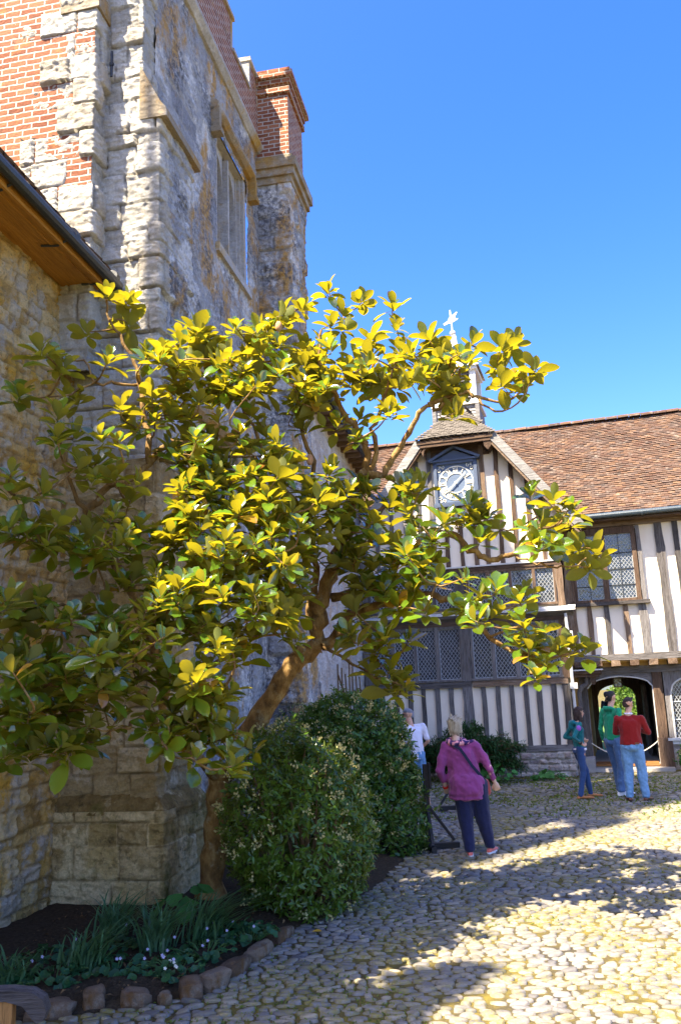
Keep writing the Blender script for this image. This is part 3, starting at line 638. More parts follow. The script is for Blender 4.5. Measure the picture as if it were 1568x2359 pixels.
# bay roof slopes (right and left) run back into the main roof
tiles('bay_roof', house, (1.30, -.38, 5.50), (0, 1, 0), (-1.12, 0, 1.46), 4.4, 4.45, MAT['tile'], seed=14, cut=lambda u, v: u > (.06 if v * .793 + 5.5 < 7.93 else .06 + (v * .793 + 5.5 - 7.93) * .9) and v * .793 + 5.5 < 9.05 and u < 1.2 + (v * .793) * 1.11)
tiles('bay_roof', house, (-4.19, 4.0, 5.50), (0, -1, 0), (1.12, 0, 1.46), 4.4, 4.45, MAT['tile'], seed=15, cut=lambda u, v: u < 4.33 - (0 if v * .793 + 5.5 < 7.93 else (v * .793 + 5.5 - 7.93) * .9))
b = MB(); b.add([(1.27, -.33, 5.50), (-.57, -.33, 7.9), (-2.32, -.33, 7.9), (-4.17, -.33, 5.5), (-1.445, .8, 9.0), (-1.445, 4.2, 9.0), (1.27, 1.0, 5.5), (-4.17, 3.9, 5.5)], [(0, 1, 4, 5, 6), (1, 2, 4), (2, 3, 7, 5, 4)]); b.build('roof_slab', MAT['oakb_y'], house)
# black shingled half hip
tiles('half_hip', house, (-2.42, -.44, 7.90), (1, 0, 0), (0, 1, .93), 1.95, 1.45, MAT['shingle'], tw=.13, ga=.085, seed=16, cut=lambda u, v: v * .60 < u < 1.95 - v * .60, th=.014, lift=.02)
b = MB(); b.box(-2.36, -.54, -.42, .05, 7.80, 7.875); b.build('hip_eaves', MAT['oakb_x'], house)
b = MB(); b.box(-2.30, -.60, -.40, -.36, 7.72, 7.80); b.box(-2.2, -.7, .0, .04, 7.5, 7.8); b.build('collar_beam', MAT['oakb_x'], house)
for s, x in ((1, -.72), (-1, -2.18)):
    b = MB(); b.poly([(x - .06, 7.80), (x + .08, 7.80), (x + .12 * s + .02, 7.62), (x + .05 * s, 7.50), (x - .04, 7.60)], -.38, -.02); b.build('bracket', MAT['oakb_y'], house)
# --- cupola with weathervane
cup = empty('cupola'); cup.parent = house; cx0, cx1, cy0, cy1 = -2.06, -.94, .5, 1.62; cm = (cx0 + cx1) / 2; cym = (cy0 + cy1) / 2
b = MB()
for i in range(9):
    z = 8.2 + i * .085; f = .05 * (1 - i / 9) ** 1.5
    b.add([(cx0 - f - .012, cy0 - f - .02, z), (cx1 + f + .012, cy0 - f - .02, z), (cx1 + f, cy0 - f, z + .088), (cx0 - f, cy0 - f, z + .088), (cx0 - f - .012, cy1 + f, z), (cx1 + f + .012, cy1 + f, z), (cx1 + f, cy1 + f, z + .088), (cx0 - f, cy1 + f, z + .088)],
          [(0, 1, 2, 3), (1, 5, 6, 2), (5, 4, 7, 6), (4, 0, 3, 7), (0, 4, 5, 1)])
b.build('weatherboarding', MAT['greywood'], cup)
b = MB(); b.box(cx0 - .04, cx0 + .06, cy0 - .07, cy0 + .05, 8.1, 8.98); b.box(cx1 - .06, cx1 + .04, cy0 - .07, cy0 + .05, 8.1, 8.98); b.build('corner_board', MAT['greywood'], cup)
b = MB(); b.box(cx0 - .06, cx1 + .06, cy0 - .08, cy1 + .06, 8.97, 9.06); b.box(cx0 - .03, cx1 + .03, cy0 - .05, cy1 + .03, 9.9, 10.0)
for x in (cx0 + .06, cx1 - .16):
    for y in (cy0 + .02, cy1 - .12): b.box(x, x + .14, y, y + .14, 9.06, 9.9)
b.build('belfry', MAT['whitepaint'], cup)
b = MB()
for i in range(9): b.beam((cx0 + .12, cy0 + .08, 9.12 + i * .088), (cx1 - .12, cy0 + .08, 9.12 + i * .088), .09, .012, (0, -.6, .8))
b.box(cx0 + .2, cx1 - .2, cy0 + .14, cy1 - .14, 9.06, 9.9); b.build('louvres', MAT['greywood'], cup)
b = MB(); pr = [(.66, 9.98), (.60, 10.08), (.40, 10.22), (.24, 10.42), (.15, 10.62), (.08, 10.82), (.06, 11.06)]
for i in range(len(pr) - 1):
    (r0_, z0), (r1_, z1) = pr[i], pr[i + 1]; q = [(1, 1), (-1, 1), (-1, -1), (1, -1)]
    for k in range(4):
        a, c = q[k], q[(k + 1) % 4]
        b.add([(cm + a[0] * r0_, cym + a[1] * r0_, z0), (cm + c[0] * r0_, cym + c[1] * r0_, z0), (cm + c[0] * r1_, cym + c[1] * r1_, z1), (cm + a[0] * r1_, cym + a[1] * r1_, z1)], [(0, 1, 2, 3)])
b.tube([(cm, cym, 11.0), (cm, cym, 11.1), (cm, cym, 11.12)], [.06, .07, .05]); b.build('ogee_cap', MAT['whitepaint'], cup)
b = MB(); b.ball((cm - .03, cym, 11.19), (.085, .085, .075)); b.build('finial_ball', MAT['lead'], cup)
b = MB(); vx = cm - .06; b.tube([(cm - .03, cym, 11.2), (vx, cym, 11.85)], .022, 6)
vp = [(-.32, 11.41), (-.29, 11.37), (-.10, 11.43), (.02, 11.42), (.32, 11.55), (.335, 11.575), (.24, 11.59), (.20, 11.63), (.22, 11.70), (.31, 11.83), (.30, 11.86), (.02, 11.71), (-.05, 11.68), (-.13, 11.53), (-.25, 11.47), (-.31, 11.46)]
b.poly([(vx + x * .60, 11.6 + (z - 11.6) * .68) for x, z in vp], cym - .012, cym + .012); b.build('weathervane', MAT['whitepaint'], cup)

# --- main roof
E0, EZ, RY, RZ = .60, 5.86, 4.3, 9.24
us_ = vnorm(np.array((0, RY - E0, RZ - EZ))); SL = sqrt((RY - E0) ** 2 + (RZ - EZ) ** 2)
def mcut(u, v):
    x = u - 9.0; z = EZ + v * us_[2]
    return abs(x + 1.445) > 2.66 - (z - 5.5) / 1.303 + .03 if z < 9.0 else True
tiles('main_roof', house, (-9.0, E0, EZ), (1, 0, 0), us_, 17.4, SL, MAT['tile'], tw=.165, ga=.098, seed=18)
b = MB(); b.add([(-9, E0 + .03, EZ - .03), (8.4, E0 + .03, EZ - .03), (8.4, RY, RZ - .03), (-9, RY, RZ - .03), (8.4, 8.2, 5.8), (-9, 8.2, 5.8)], [(0, 1, 2, 3), (3, 2, 4, 5)]); b.build('roof_slab', MAT['tile'], house)
b = MB(); x = -9.0
while x < 8.4:
    l = .32 + R3.uniform(-.02, .02); z = RZ + .03 + R3.uniform(-.012, .012); pts = [(RY + .13 * cos(t), z + .10 * sin(t) - .02) for t in np.linspace(0, pi, 7)]
    vs = [(x, y, z_) for y, z_ in pts] + [(x + l - .012, y, z_ + .006) for y, z_ in pts]; b.add(vs, [(i, i + 7, i + 8, i + 1) for i in range(6)] + [tuple(range(7))]); x += l
b.build('ridge_tiles', MAT['tile'], house)
b = MB(); b.tube([(.9, E0 - .06, EZ - .04), (8.4, E0 - .06, EZ + .01)], .065, 10)
for x in (2.6, 4.4, 6.2): b.tube([(x, E0 - .06, EZ - .035), (x + .06, E0 - .06, EZ - .035)], .074, 10)
b.build('gutter', MAT['pipe'], house)
b = MB(); b.box(.7, 8.4, E0, 1.0, EZ - .14, EZ - .11); b.build('eaves_soffit', MAT['oakb_x'], house)

# --- right-hand range: upper wall at y=1.0, jettied over the passage
Y1 = 1.0
b = MB(); b.box(.62, 8.3, Y1 + .03, Y1 + .3, 2.5, 3.76); b.box(2.46, 8.3, Y1 + .031, Y1 + .3, 3.76, 5.86); b.box(.62, 2.5, Y1 + .03, Y1 + .3, 5.55, 5.86); b.build('plaster', MAT['plaster'], house)
b = MB(); b.box(.7, 2.5, Y1 + .3, 5.5, 3.2, 5.7); b.build('dark_interior', MAT['dark'], house)
rail(.66, 8.3, 5.62, 5.78, Y1, br=True, proud=.05); rail(.66, 8.3, 2.48, 2.62, Y1, 'bressumer', proud=.05)
WL = [(1.02, 1.62), (1.75, 2.34)]
window(WL, 3.90, 5.44, Y1 - .03, fr=.10, br=True, head=.16, sill=.09, lat=dict(sx=.082, sz=.105))
b = MB()
for a, c in WL:
    m_ = (a + c) / 2; b.box(m_ - .008, m_ + .008, Y1 - .035, Y1 - .018, 3.9, 5.44)
    for z in (4.22, 4.60, 4.98): b.box(a, c, Y1 - .035, Y1 - .018, z - .009, z + .009)
b.build('window_bars', MAT['iron'], house)
rail(.86, 2.62, 3.76, 3.84, Y1, 'window_sill', proud=.12); post(.74, .94, 2.6, 5.62, Y1, br=True); post(2.36, 2.54, 2.6, 3.78, Y1, lean=-.02); post(2.46, 2.55, 3.84, 5.6, Y1, proud=.06)
for a, c, z, br in ((1.19, 1.30, 3.78, 1), (1.57, 1.69, 3.78, 0), (2.01, 2.12, 3.78, 1)): post(a, c, 2.6, z, Y1, br=bool(br))
for a, c in ((2.90, 3.09), (3.31, 3.43), (3.72, 3.83), (4.12, 4.3), (4.62, 4.74), (5.06, 5.18), (5.5, 5.7), (6.1, 6.22), (6.6, 6.72), (7.2, 7.4)): post(a, c, 2.6, 5.64, Y1, lean=-.03)
for x in np.arange(.9, 8.2, .41):
    b = MB(); b.box(x - .10, x + .10, Y1 - .06, 2.0, 2.355, 2.48, .01); b.build('jetty_joist', MAT['oakb_y'], house)
MAT['ochre'] = plain('ochre_limewash', (.66, .42, .14), .95, .2, 5)
b = MB(); b.box(.66, 8.3, Y1 + .08, 1.5, 2.44, 2.478); b.box(.66, 8.3, 1.36, 1.5, 2.30, 2.45); b.build('jetty_infill', MAT['ochre'], house)
Y2 = 1.4
rail(.66, 8.3, 2.19, 2.34, Y2, 'bressumer', proud=.10)
# --- doorway with four-centred arch
def arch_pts(x0, x1, zs, zt, n=14):
    c = (x0 + x1) / 2; r = (x1 - x0) / 2; o = []
    for i in range(n + 1):
        u = -1 + 2 * i / n; a = abs(u); f = (1 - a ** 2.6) ** .5 * .80 + .20 * (1 - a); o.append((c + r * u, zs + (zt - zs) * f))
    return o
def arch_panel(b, x0, x1, zs, zt, ztop, y0, y1):
    A = arch_pts(x0, x1, zs, zt)
    for (a1, b1), (a2, b2) in zip(A[:-1], A[1:]):
        b.add([(a1, y0, b1), (a2, y0, b2), (a2, y0, ztop), (a1, y0, ztop), (a1, y1, b1), (a2, y1, b2)], [(0, 1, 2, 3), (0, 4, 5, 1)])
door = empty('doorway'); door.parent = house
b = MB(); arch_panel(b, 1.02, 2.48, 1.86, 2.12, 2.19, Y2 - .05, Y2 + .14); b.build('arched_head', MAT['oak_x'], door)
b = MB(); A = arch_pts(1.02, 2.48, 1.86, 2.12); b.tube([(x, Y2 - .06, z) for x, z in A], .018, 6); b.tube([(2.47, Y2 - .06, 1.86), (2.47, Y2 - .06, .14)], .014, 6); b.build('arch_moulding', MAT['lead'], door)
b = MB(); b.box(.84, 1.02, Y2 - .06, Y2 + .15, .05, 2.19, .008); b.build('jamb', MAT['oak_z'], door)
b = MB(); b.box(2.48, 2.70, Y2 - .09, Y2 + .15, .05, 2.19, .008); b.box(2.46, 2.78, Y2 - .13, Y2 + .15, .0, .72, .01); b.build('jamb', MAT['oakb_z'], door)
MAT['step'] = plain('worn_step_stone', (.34, .31, .28), .8, .3, 6, .3, .01)
b = MB(); b.box(.95, 2.75, Y2 - .45, Y2 + .0, 0, .07, .01); b.box(.98, 2.5, Y2 - .02, 6.6, 0, .10); b.box(.70, 1.04, Y2 - .52, Y2 - .08, .0, .32, .02); b.build('step', MAT['step'], door)
# passage through the house
b = MB(); b.box(.70, .98, Y2 + .15, 7.0, .1, 2.5); b.build('passage_wall', MAT['ochre'], house)
b = MB(); b.box(2.50, 2.7, Y2 + .15, 7.0, .1, 2.5); b.build('passage_wall', MAT['oak_z'], house)
b = MB(); b.box(.7, 2.7, Y2 + .15, 7.0, 2.42, 2.5); b.box(.98, 2.5, 3.4, 3.6, 2.12, 2.3)
b.build('passage_ceiling', MAT['oakb_x'], house)
b = MB(); arch_panel(b, 1.14, 2.19, 1.60, 1.93, 2.45, 6.6, 6.9); b.box(.95, 1.14, 6.6, 6.9, .1, 2.45); b.box(2.19, 2.55, 6.6, 6.9, .1, 2.45); b.build('far_arch', MAT['oakb_z'], house)
b = MB(); b.box(2.36, 2.42, 4.2, 5.9, .12, 1.9)
for k in range(6): b.box(2.34, 2.36, 4.22 + k * .28, 4.46 + k * .28, .12, 1.9)
b.build('open_door', MAT['oak_z'], house)
# arched window to the right of the door
aw = empty('window'); aw.parent = house
b = MB(); arch_panel(b, 2.84, 3.70, 1.70, 2.06, 2.19, Y2 - .05, Y2 + .14); b.box(2.72, 2.84, Y2 - .06, Y2 + .14, .62, 2.19); b.box(3.70, 3.85, Y2 - .06, Y2 + .14, .62, 2.19); b.build('frame', MAT['oak_z'], aw)
b = MB(); b.tube([(2.85, Y2 - .05, .7)] + [(x, Y2 - .05, z) for x, z in arch_pts(2.85, 3.69, 1.70, 2.05)] + [(3.69, Y2 - .05, .7)], .022, 6); b.box(2.68, 3.9, Y2 - .14, Y2 + .1, .64, .70); b.box(2.72, 3.88, Y2 - .10, Y2 + .1, .56, .635); b.build('moulding', MAT['lead'], aw)
b = MB(); AP = arch_pts(2.84, 3.70, 1.70, 2.06, 40); cl = lambda x: float(np.interp(x, [p[0] for p in AP], [p[1] for p in AP]))
lattice(b, 2.84, 3.70, .70, 2.05, Y2 + .02, sx=.075, sz=.115, w=.009, clip=cl)
for z in (1.10, 1.50): b.box(2.84, 3.70, Y2 + .0, Y2 + .03, z - .012, z + .012)
b.build('lead_lattice', MAT['came'], aw)
g = MB(); g.box(2.84, 3.70, Y2 + .04, Y2 + .05, .7, 2.1); g.build('glass', MAT['glass'], aw)
b = MB(); b.box(2.78, 8.3, Y2 - .03, Y2 + .25, .0, .56); b.box(3.86, 8.3, Y2 - .02, Y2 + .25, .56, 2.2); b.build('stone_base', MAT['range'], house)
for a, c in ((3.95, 4.1), (4.4, 4.5), (4.8, 4.9)): post(a, c, .6, 2.2, Y2)
b = MB(); b.box(2.8, 8.2, 1.7, 7, 0, 5.8); b.box(.7, 2.8, 2.2, 7, 2.51, 5.8); b.box(-9, .6, 5.9, 8, 0, 5.8); b.box(-9, -4.06, 1.2, 6, 0, 5.8); b.build('core', MAT['dark'], house)
# little hood and scrolled bracket left of the door
b = MB(); b.box(.74, 1.42, .62, Y2, 2.27, 2.30); b.build('hood', MAT['lead'], house)
b = MB(); b.box(.76, 1.38, .68, Y2, 2.20, 2.27); b.box(.78, 1.32, .76, Y2, 2.13, 2.20); b.box(1.12, 1.24, .82, .98, 2.0, 2.13); b.box(1.14, 1.22, .84, .96, 1.95, 2.0)
b.build('hood_moulding', MAT['oakb_x'], house)
b = MB(); b.tube([(.84, .95, 1.3), (.84, .95, 1.78), (.90, .95, 1.90), (1.02, .95, 1.97), (1.06, .95, 2.13)], [.04, .05, .06, .055, .06], 8); b.build('hood_bracket', MAT['oak_z'], house)
# downpipe on the bay corner
b = MB(); b.tube([(.74, -.16, 3.55), (.755, -.14, 3.2), (.76, -.12, .05)], .035, 8)
for z in (3.02, 1.88): b.box(.70, .86, -.2, -.04, z, z + .13)
b.build('downpipe', MAT['lead'], house)

# ================================================================ clock on the gable
clk = empty('wall_clock', tuple(np.array((*HO, 0)) + np.array((*(hx * -1.53), 0)) + np.array((*(hy * -.03), 0)) + np.array((0, 0, 6.86))), HA, 'square slate-blue clock with pediment and pale gilt Roman numerals on the timbered gable', 'clock')
b = MB(); W_ = .53
for a in ((-W_, -W_ + .08, -.56, .54), (W_ - .08, W_, -.56, .54)): b.box(a[0], a[1], -.10, .02, a[2], a[3])
b.box(-W_, W_, -.10, .02, .46, .54); b.box(-W_ - .02, W_ + .02, -.13, .02, -.60, -.50); b.build('frame', MAT['clockblue'], clk)
b = MB(); b.box(-.46, .46, -.045, .0, -.51, .47); b.build('dial', MAT['clockface'], clk)
b = MB(); b.poly([(-.56, .54), (.56, .54), (0, .80)], -.08, .02); b.build('pediment', MAT['clockblue'], clk)
b = MB(); b.beam((-.62, -.10, .56), (0, -.10, .87), .14, .06, (0, 0, 1)); b.beam((.62, -.10, .56), (0, -.10, .87), .14, .06, (0, 0, 1)); b.box(-.60, .60, -.14, .02, .53, .575); b.build('pediment_moulding', MAT['clockblue'], clk)
b = MB(); CZ = -.02; yf = -.058
def ring(r, w):
    n = 40
    for k in range(n):
        a, c = 2 * pi * k / n, 2 * pi * (k + 1) / n
        b.add([((r + q) * sin(t), y, CZ + (r + q) * cos(t)) for y in (yf, -.04) for t in (a, c) for q in (-w / 2, w / 2)], [(0, 1, 3, 2), (4, 6, 7, 5), (1, 5, 7, 3), (0, 2, 6, 4)])
ring(.415, .022); ring(.245, .02)
def stroke(th, u0, r0_, u1, r1_, w):
    c, s = cos(th), sin(th); P = lambda u, r: (r * s + u * c, yf + .004, CZ + r * c - u * s); b.beam(P(u0, r0_), P(u1, r1_), w, .012, (0, 1, 0))
for h, nm in enumerate(['XII', 'I', 'II', 'III', 'IIII', 'V', 'VI', 'VII', 'VIII', 'IX', 'X', 'XI']):
    th = 2 * pi * h / 12; wid = {'I': .034, 'V': .062, 'X': .066}; tot = sum(wid[c] for c in nm); u = -tot / 2; ra, rb = .262, .398
    for c in nm:
        w = wid[c]; m_ = u + w / 2
        if c == 'I': stroke(th, m_, ra, m_, rb, .017)
        elif c == 'V': stroke(th, m_, ra, m_ - w * .36, rb, .018); stroke(th, m_, ra, m_ + w * .36, rb, .012)
        else: stroke(th, m_ - w * .36, rb, m_ + w * .36, ra, .018); stroke(th, m_ + w * .36, rb, m_ - w * .36, ra, .012)
        u += w
b.build('numerals', MAT['gilt'], clk)
b = MB()
for sx_ in (-1, 1):
    for sz_ in (-1, 1):
        def spiral(cx, cz, r, t0, dr): return [(sx_ * (cx + (r - dr * k) * cos(t0 + k * .55)), yf + .004, CZ + sz_ * (cz + (r - dr * k) * sin(t0 + k * .55))) for k in range(12)]
        b.tube(spiral(.40, .33, .055, 0, .0035), .009, 5); b.tube(spiral(.31, .415, .045, 2, .003), .009, 5); b.tube(spiral(.385, .425, .03, 1, .002), .008, 5)
b.build('corner_scrolls', MAT['gilt'], clk)
b = MB(); th = radians(46); c, s = cos(th), sin(th)
for sg, L, w in ((1, .34, .03), (-1, .30, .034)): b.beam((0, -.085, CZ), (sg * L * s, -.085, CZ + sg * L * c), w, .01, (0, 1, 0))
b.ball((-.18 * s, -.085, CZ - .18 * c), (.03, .01, .03)); b.ball((0, -.085, CZ), (.035, .015, .035)); b.build('hands', MAT['gilt'], clk)

def hl(x, y, z): return tuple(np.array((*(HO + hx * x + hy * y), z)))
# ================================================================ small things in the doorway
lan = empty('hanging_lantern', hl(1.72, 2.3, 1.86), HA, 'small black lantern hanging inside the arched passage', 'lantern')
b = MB(); b.box(-.10, .10, -.10, .10, 0, .02); b.box(-.11, .11, -.11, .11, .22, .25)
for x in (-.09, .09):
    for y in (-.09, .09): b.box(x - .012, x + .012, y - .012, y + .012, .02, .22)
b.beam((0, 0, .25), (0, 0, .32), .12, .12); b.tube([(0, 0, .3), (0, 0, .56)], .012, 6); b.build('cage', MAT['iron'], lan)
b = MB(); b.box(-.08, .08, -.08, .08, .02, .22); b.build('pane', MAT['glass'], lan)
MAT['mat'] = plain('brown_coir', (.22, .10, .035), .95, .35, 14, .1, .01)
b = MB(); b.box(-.70, .70, -.20, .62, 0, .03, .006); o = b.build('doormat', MAT['mat']); o.location = hl(1.75, Y2 + .12, .102); o.rotation_euler = (0, 0, HA); tag(o, 'brown coir doormat on the stone step inside the archway', 'doormat')
b = MB(); pts = []
for i in range(17):
    u = i / 16; pts.append((1.0 + 1.46 * u, Y2 - .12, .62 - .30 * (1 - (2 * u - 1) ** 2) + .02 * u))
b.tube(pts, .014, 6); MAT['rope'] = plain('pale_rope', (.62, .54, .42), .9, .2, 40); o = b.build('rope_barrier', MAT['rope']); o.location = (HO[0], HO[1], 0); o.rotation_euler = (0, 0, HA); tag(o, 'pale rope hanging in a curve across the arched doorway', 'rope')
b = MB(); b.box(0, 14, 7.2, 60, .005, .02); o = b.build('lawn', MAT['lawn']); o.location = (HO[0] - 3, HO[1], 0); o.rotation_euler = (0, 0, HA); tag(o, kind='structure')
MAG_BR = [([(-1.387,8.75,0.026),(-1.364,8.75,0.357),(-1.316,8.72,0.677),(-1.298,8.7,0.96),(-1.272,8.68,1.185)],0.125,0.115),
 ([(-1.272,8.68,1.185),(-1.104,8.62,1.469),(-0.87,8.55,1.772),(-0.678,8.5,2.023),(-0.533,8.45,2.238),(-0.388,8.42,2.352),(-0.257,8.4,2.434)],0.105,0.085),
 ([(-0.257,8.4,2.434),(-0.257,8.35,2.663),(-0.215,8.3,2.847),(-0.139,8.25,3.072),(-0.068,8.2,3.254),(0.017,8.1,3.469),(0.077,8.0,3.703),(0.168,7.95,3.911),(0.273,7.9,4.036)],0.08,0.05),
 ([(0.273,7.9,4.036),(0.281,7.9,4.208),(0.23,7.9,4.385),(0.15,7.85,4.504),(0.054,7.8,4.623),(-0.014,7.75,4.783),(-0.112,7.7,4.931),(-0.147,7.7,5.146),(-0.117,7.7,5.414)],0.042,0.012),
 ([(0.273,7.9,4.036),(0.371,7.85,4.212),(0.354,7.8,4.414),(0.405,7.8,4.608),(0.486,7.75,4.785),(0.556,7.7,4.984)],0.03,0.01),
 ([(0.273,7.9,4.036),(0.41,7.85,3.987),(0.511,7.8,4.14),(0.628,7.75,4.301),(0.749,7.7,4.487),(0.862,7.65,4.595),(0.964,7.6,4.539),(1.088,7.6,4.684),(1.177,7.6,4.919)],0.04,0.012),
 ([(0.862,7.65,4.595),(1.162,7.55,4.663),(1.313,7.5,4.608),(1.539,7.45,4.527),(1.715,7.4,4.606)],0.022,0.009),
 ([(1.313,7.5,4.608),(1.451,7.45,4.425),(1.665,7.4,4.483),(1.825,7.4,4.771)],0.012,0.006),
 ([(-0.257,8.4,2.434),(-0.345,8.4,2.777),(-0.293,8.35,3.005),(-0.262,8.3,3.105),(-0.265,8.2,3.326),(-0.353,8.0,3.592)],0.05,0.03),
 ([(-0.315,8.38,2.902),(-0.425,8.2,2.874),(-0.573,7.9,2.765),(-0.747,7.6,2.657),(-0.904,7.3,2.562)],0.035,0.012),
 ([(-0.353,8.0,3.592),(-0.5,7.8,3.849),(-0.641,7.6,4.096),(-0.786,7.5,4.406),(-0.929,7.4,4.714),(-1.087,7.4,5.017)],0.03,0.008),
 ([(-0.353,8.0,3.592),(-0.253,7.9,3.992),(-0.32,7.8,4.398),(-0.394,7.8,4.751),(-0.51,7.8,5.157),(-0.59,7.8,5.387)],0.028,0.008),
 ([(-0.22,8.4,2.425),(-0.084,8.35,2.505),(-0.035,8.3,2.575),(0.037,8.25,2.689),(0.172,8.2,2.738),(0.346,8.1,2.779),(0.614,8.0,2.811),(0.842,7.9,2.832),(1.005,7.8,2.734),(1.141,7.7,2.601),(1.277,7.6,2.396),(1.427,7.55,2.266),(1.575,7.5,2.213)],0.06,0.014),
 ([(1.277,7.6,2.396),(1.551,7.55,2.488),(1.727,7.5,2.44)],0.012,0.006),
 ([(1.427,7.55,2.266),(1.668,7.5,2.198),(1.883,7.45,2.207),(2.044,7.4,2.265)],0.014,0.007),
 ([(-0.108,8.3,2.877),(0.171,8.15,2.908),(0.394,8.05,2.953),(0.486,7.95,3.097),(0.64,7.85,3.265),(0.905,7.8,3.378),(1.062,7.75,3.338),(1.19,7.7,3.202),(1.279,7.65,3.11),(1.407,7.6,3.089),(1.542,7.55,3.135),(1.658,7.5,3.197),(1.8,7.45,3.308),(1.96,7.4,3.379)],0.05,0.012),
 ([(1.541,7.55,3.116),(1.702,7.5,3.035),(1.84,7.45,2.979),(1.98,7.4,2.974),(2.124,7.35,3.034)],0.012,0.006),
 ([(-0.257,8.4,2.434),(-0.069,8.2,2.314),(0.13,8.05,2.18),(0.321,7.9,2.071),(0.489,7.8,2.006)],0.018,0.007),
 ([(-1.272,8.68,1.185),(-1.434,8.2,1.429),(-1.536,7.6,1.674),(-1.546,7.3,1.935),(-1.533,7.1,2.197),(-1.602,6.95,2.526),(-1.722,6.85,2.802),(-1.873,6.8,3.12),(-2.072,6.85,3.454),(-2.014,6.85,3.588),(-1.916,6.85,3.695),(-1.736,6.85,3.762),(-1.586,6.9,3.908),(-1.51,7.0,4.064),(-1.416,7.05,4.129),(-1.275,7.1,4.158),(-1.063,7.2,4.22)],0.055,0.018),
 ([(-1.517,6.95,3.946),(-1.283,7.0,3.951),(-0.938,7.2,4.02),(-0.692,7.3,4.055)],0.02,0.008),
 ([(-1.586,6.9,3.908),(-1.638,6.95,4.263),(-1.679,7.0,4.537),(-1.731,7.05,4.698),(-1.769,7.1,4.914),(-1.876,7.1,5.092),(-1.997,7.1,5.326),(-2.04,7.1,5.518)],0.03,0.009),
 ([(-1.715,7.05,4.673),(-1.887,6.95,4.658),(-2.038,6.85,4.642),(-2.127,6.8,4.795),(-2.261,6.7,4.787),(-2.341,6.6,4.734)],0.014,0.006),
 ([(-2.038,6.85,4.642),(-2.182,6.6,4.451),(-2.357,6.4,4.348),(-2.435,6.2,4.304)],0.01,0.005),
 ([(-2.072,6.85,3.454),(-2.156,6.7,3.65),(-2.201,6.6,3.879),(-2.226,6.5,4.068)],0.025,0.008),
 ([(-2.072,6.85,3.454),(-2.185,6.5,3.324),(-2.315,6.3,3.272),(-2.399,6.1,3.188)],0.02,0.007),
 ([(-1.533,7.1,2.197),(-1.636,6.8,2.413),(-1.723,6.6,2.538),(-1.831,6.5,2.6),(-2.033,6.2,2.644),(-2.207,5.9,2.621)],0.028,0.008),
 ([(-1.542,7.5,1.715),(-1.665,7.1,1.821),(-1.729,6.8,1.782),(-1.811,6.55,1.715),(-1.911,6.3,1.655),(-2.005,6.2,1.708)],0.02,0.008),
 ([(-1.546,7.3,1.935),(-1.7,6.8,2.078),(-1.922,6.4,2.114),(-2.106,6.1,2.087),(-2.218,5.9,2.148)],0.026,0.008),
 ([(-1.546,7.3,1.935),(-1.293,7.0,1.996),(-1.087,6.8,1.922),(-0.939,6.7,1.724)],0.02,0.007),
 ([(-1.602,6.95,2.526),(-1.391,6.95,2.694),(-1.222,7.0,2.872),(-0.982,7.1,3.133),(-0.704,7.3,3.347)],0.026,0.008)]
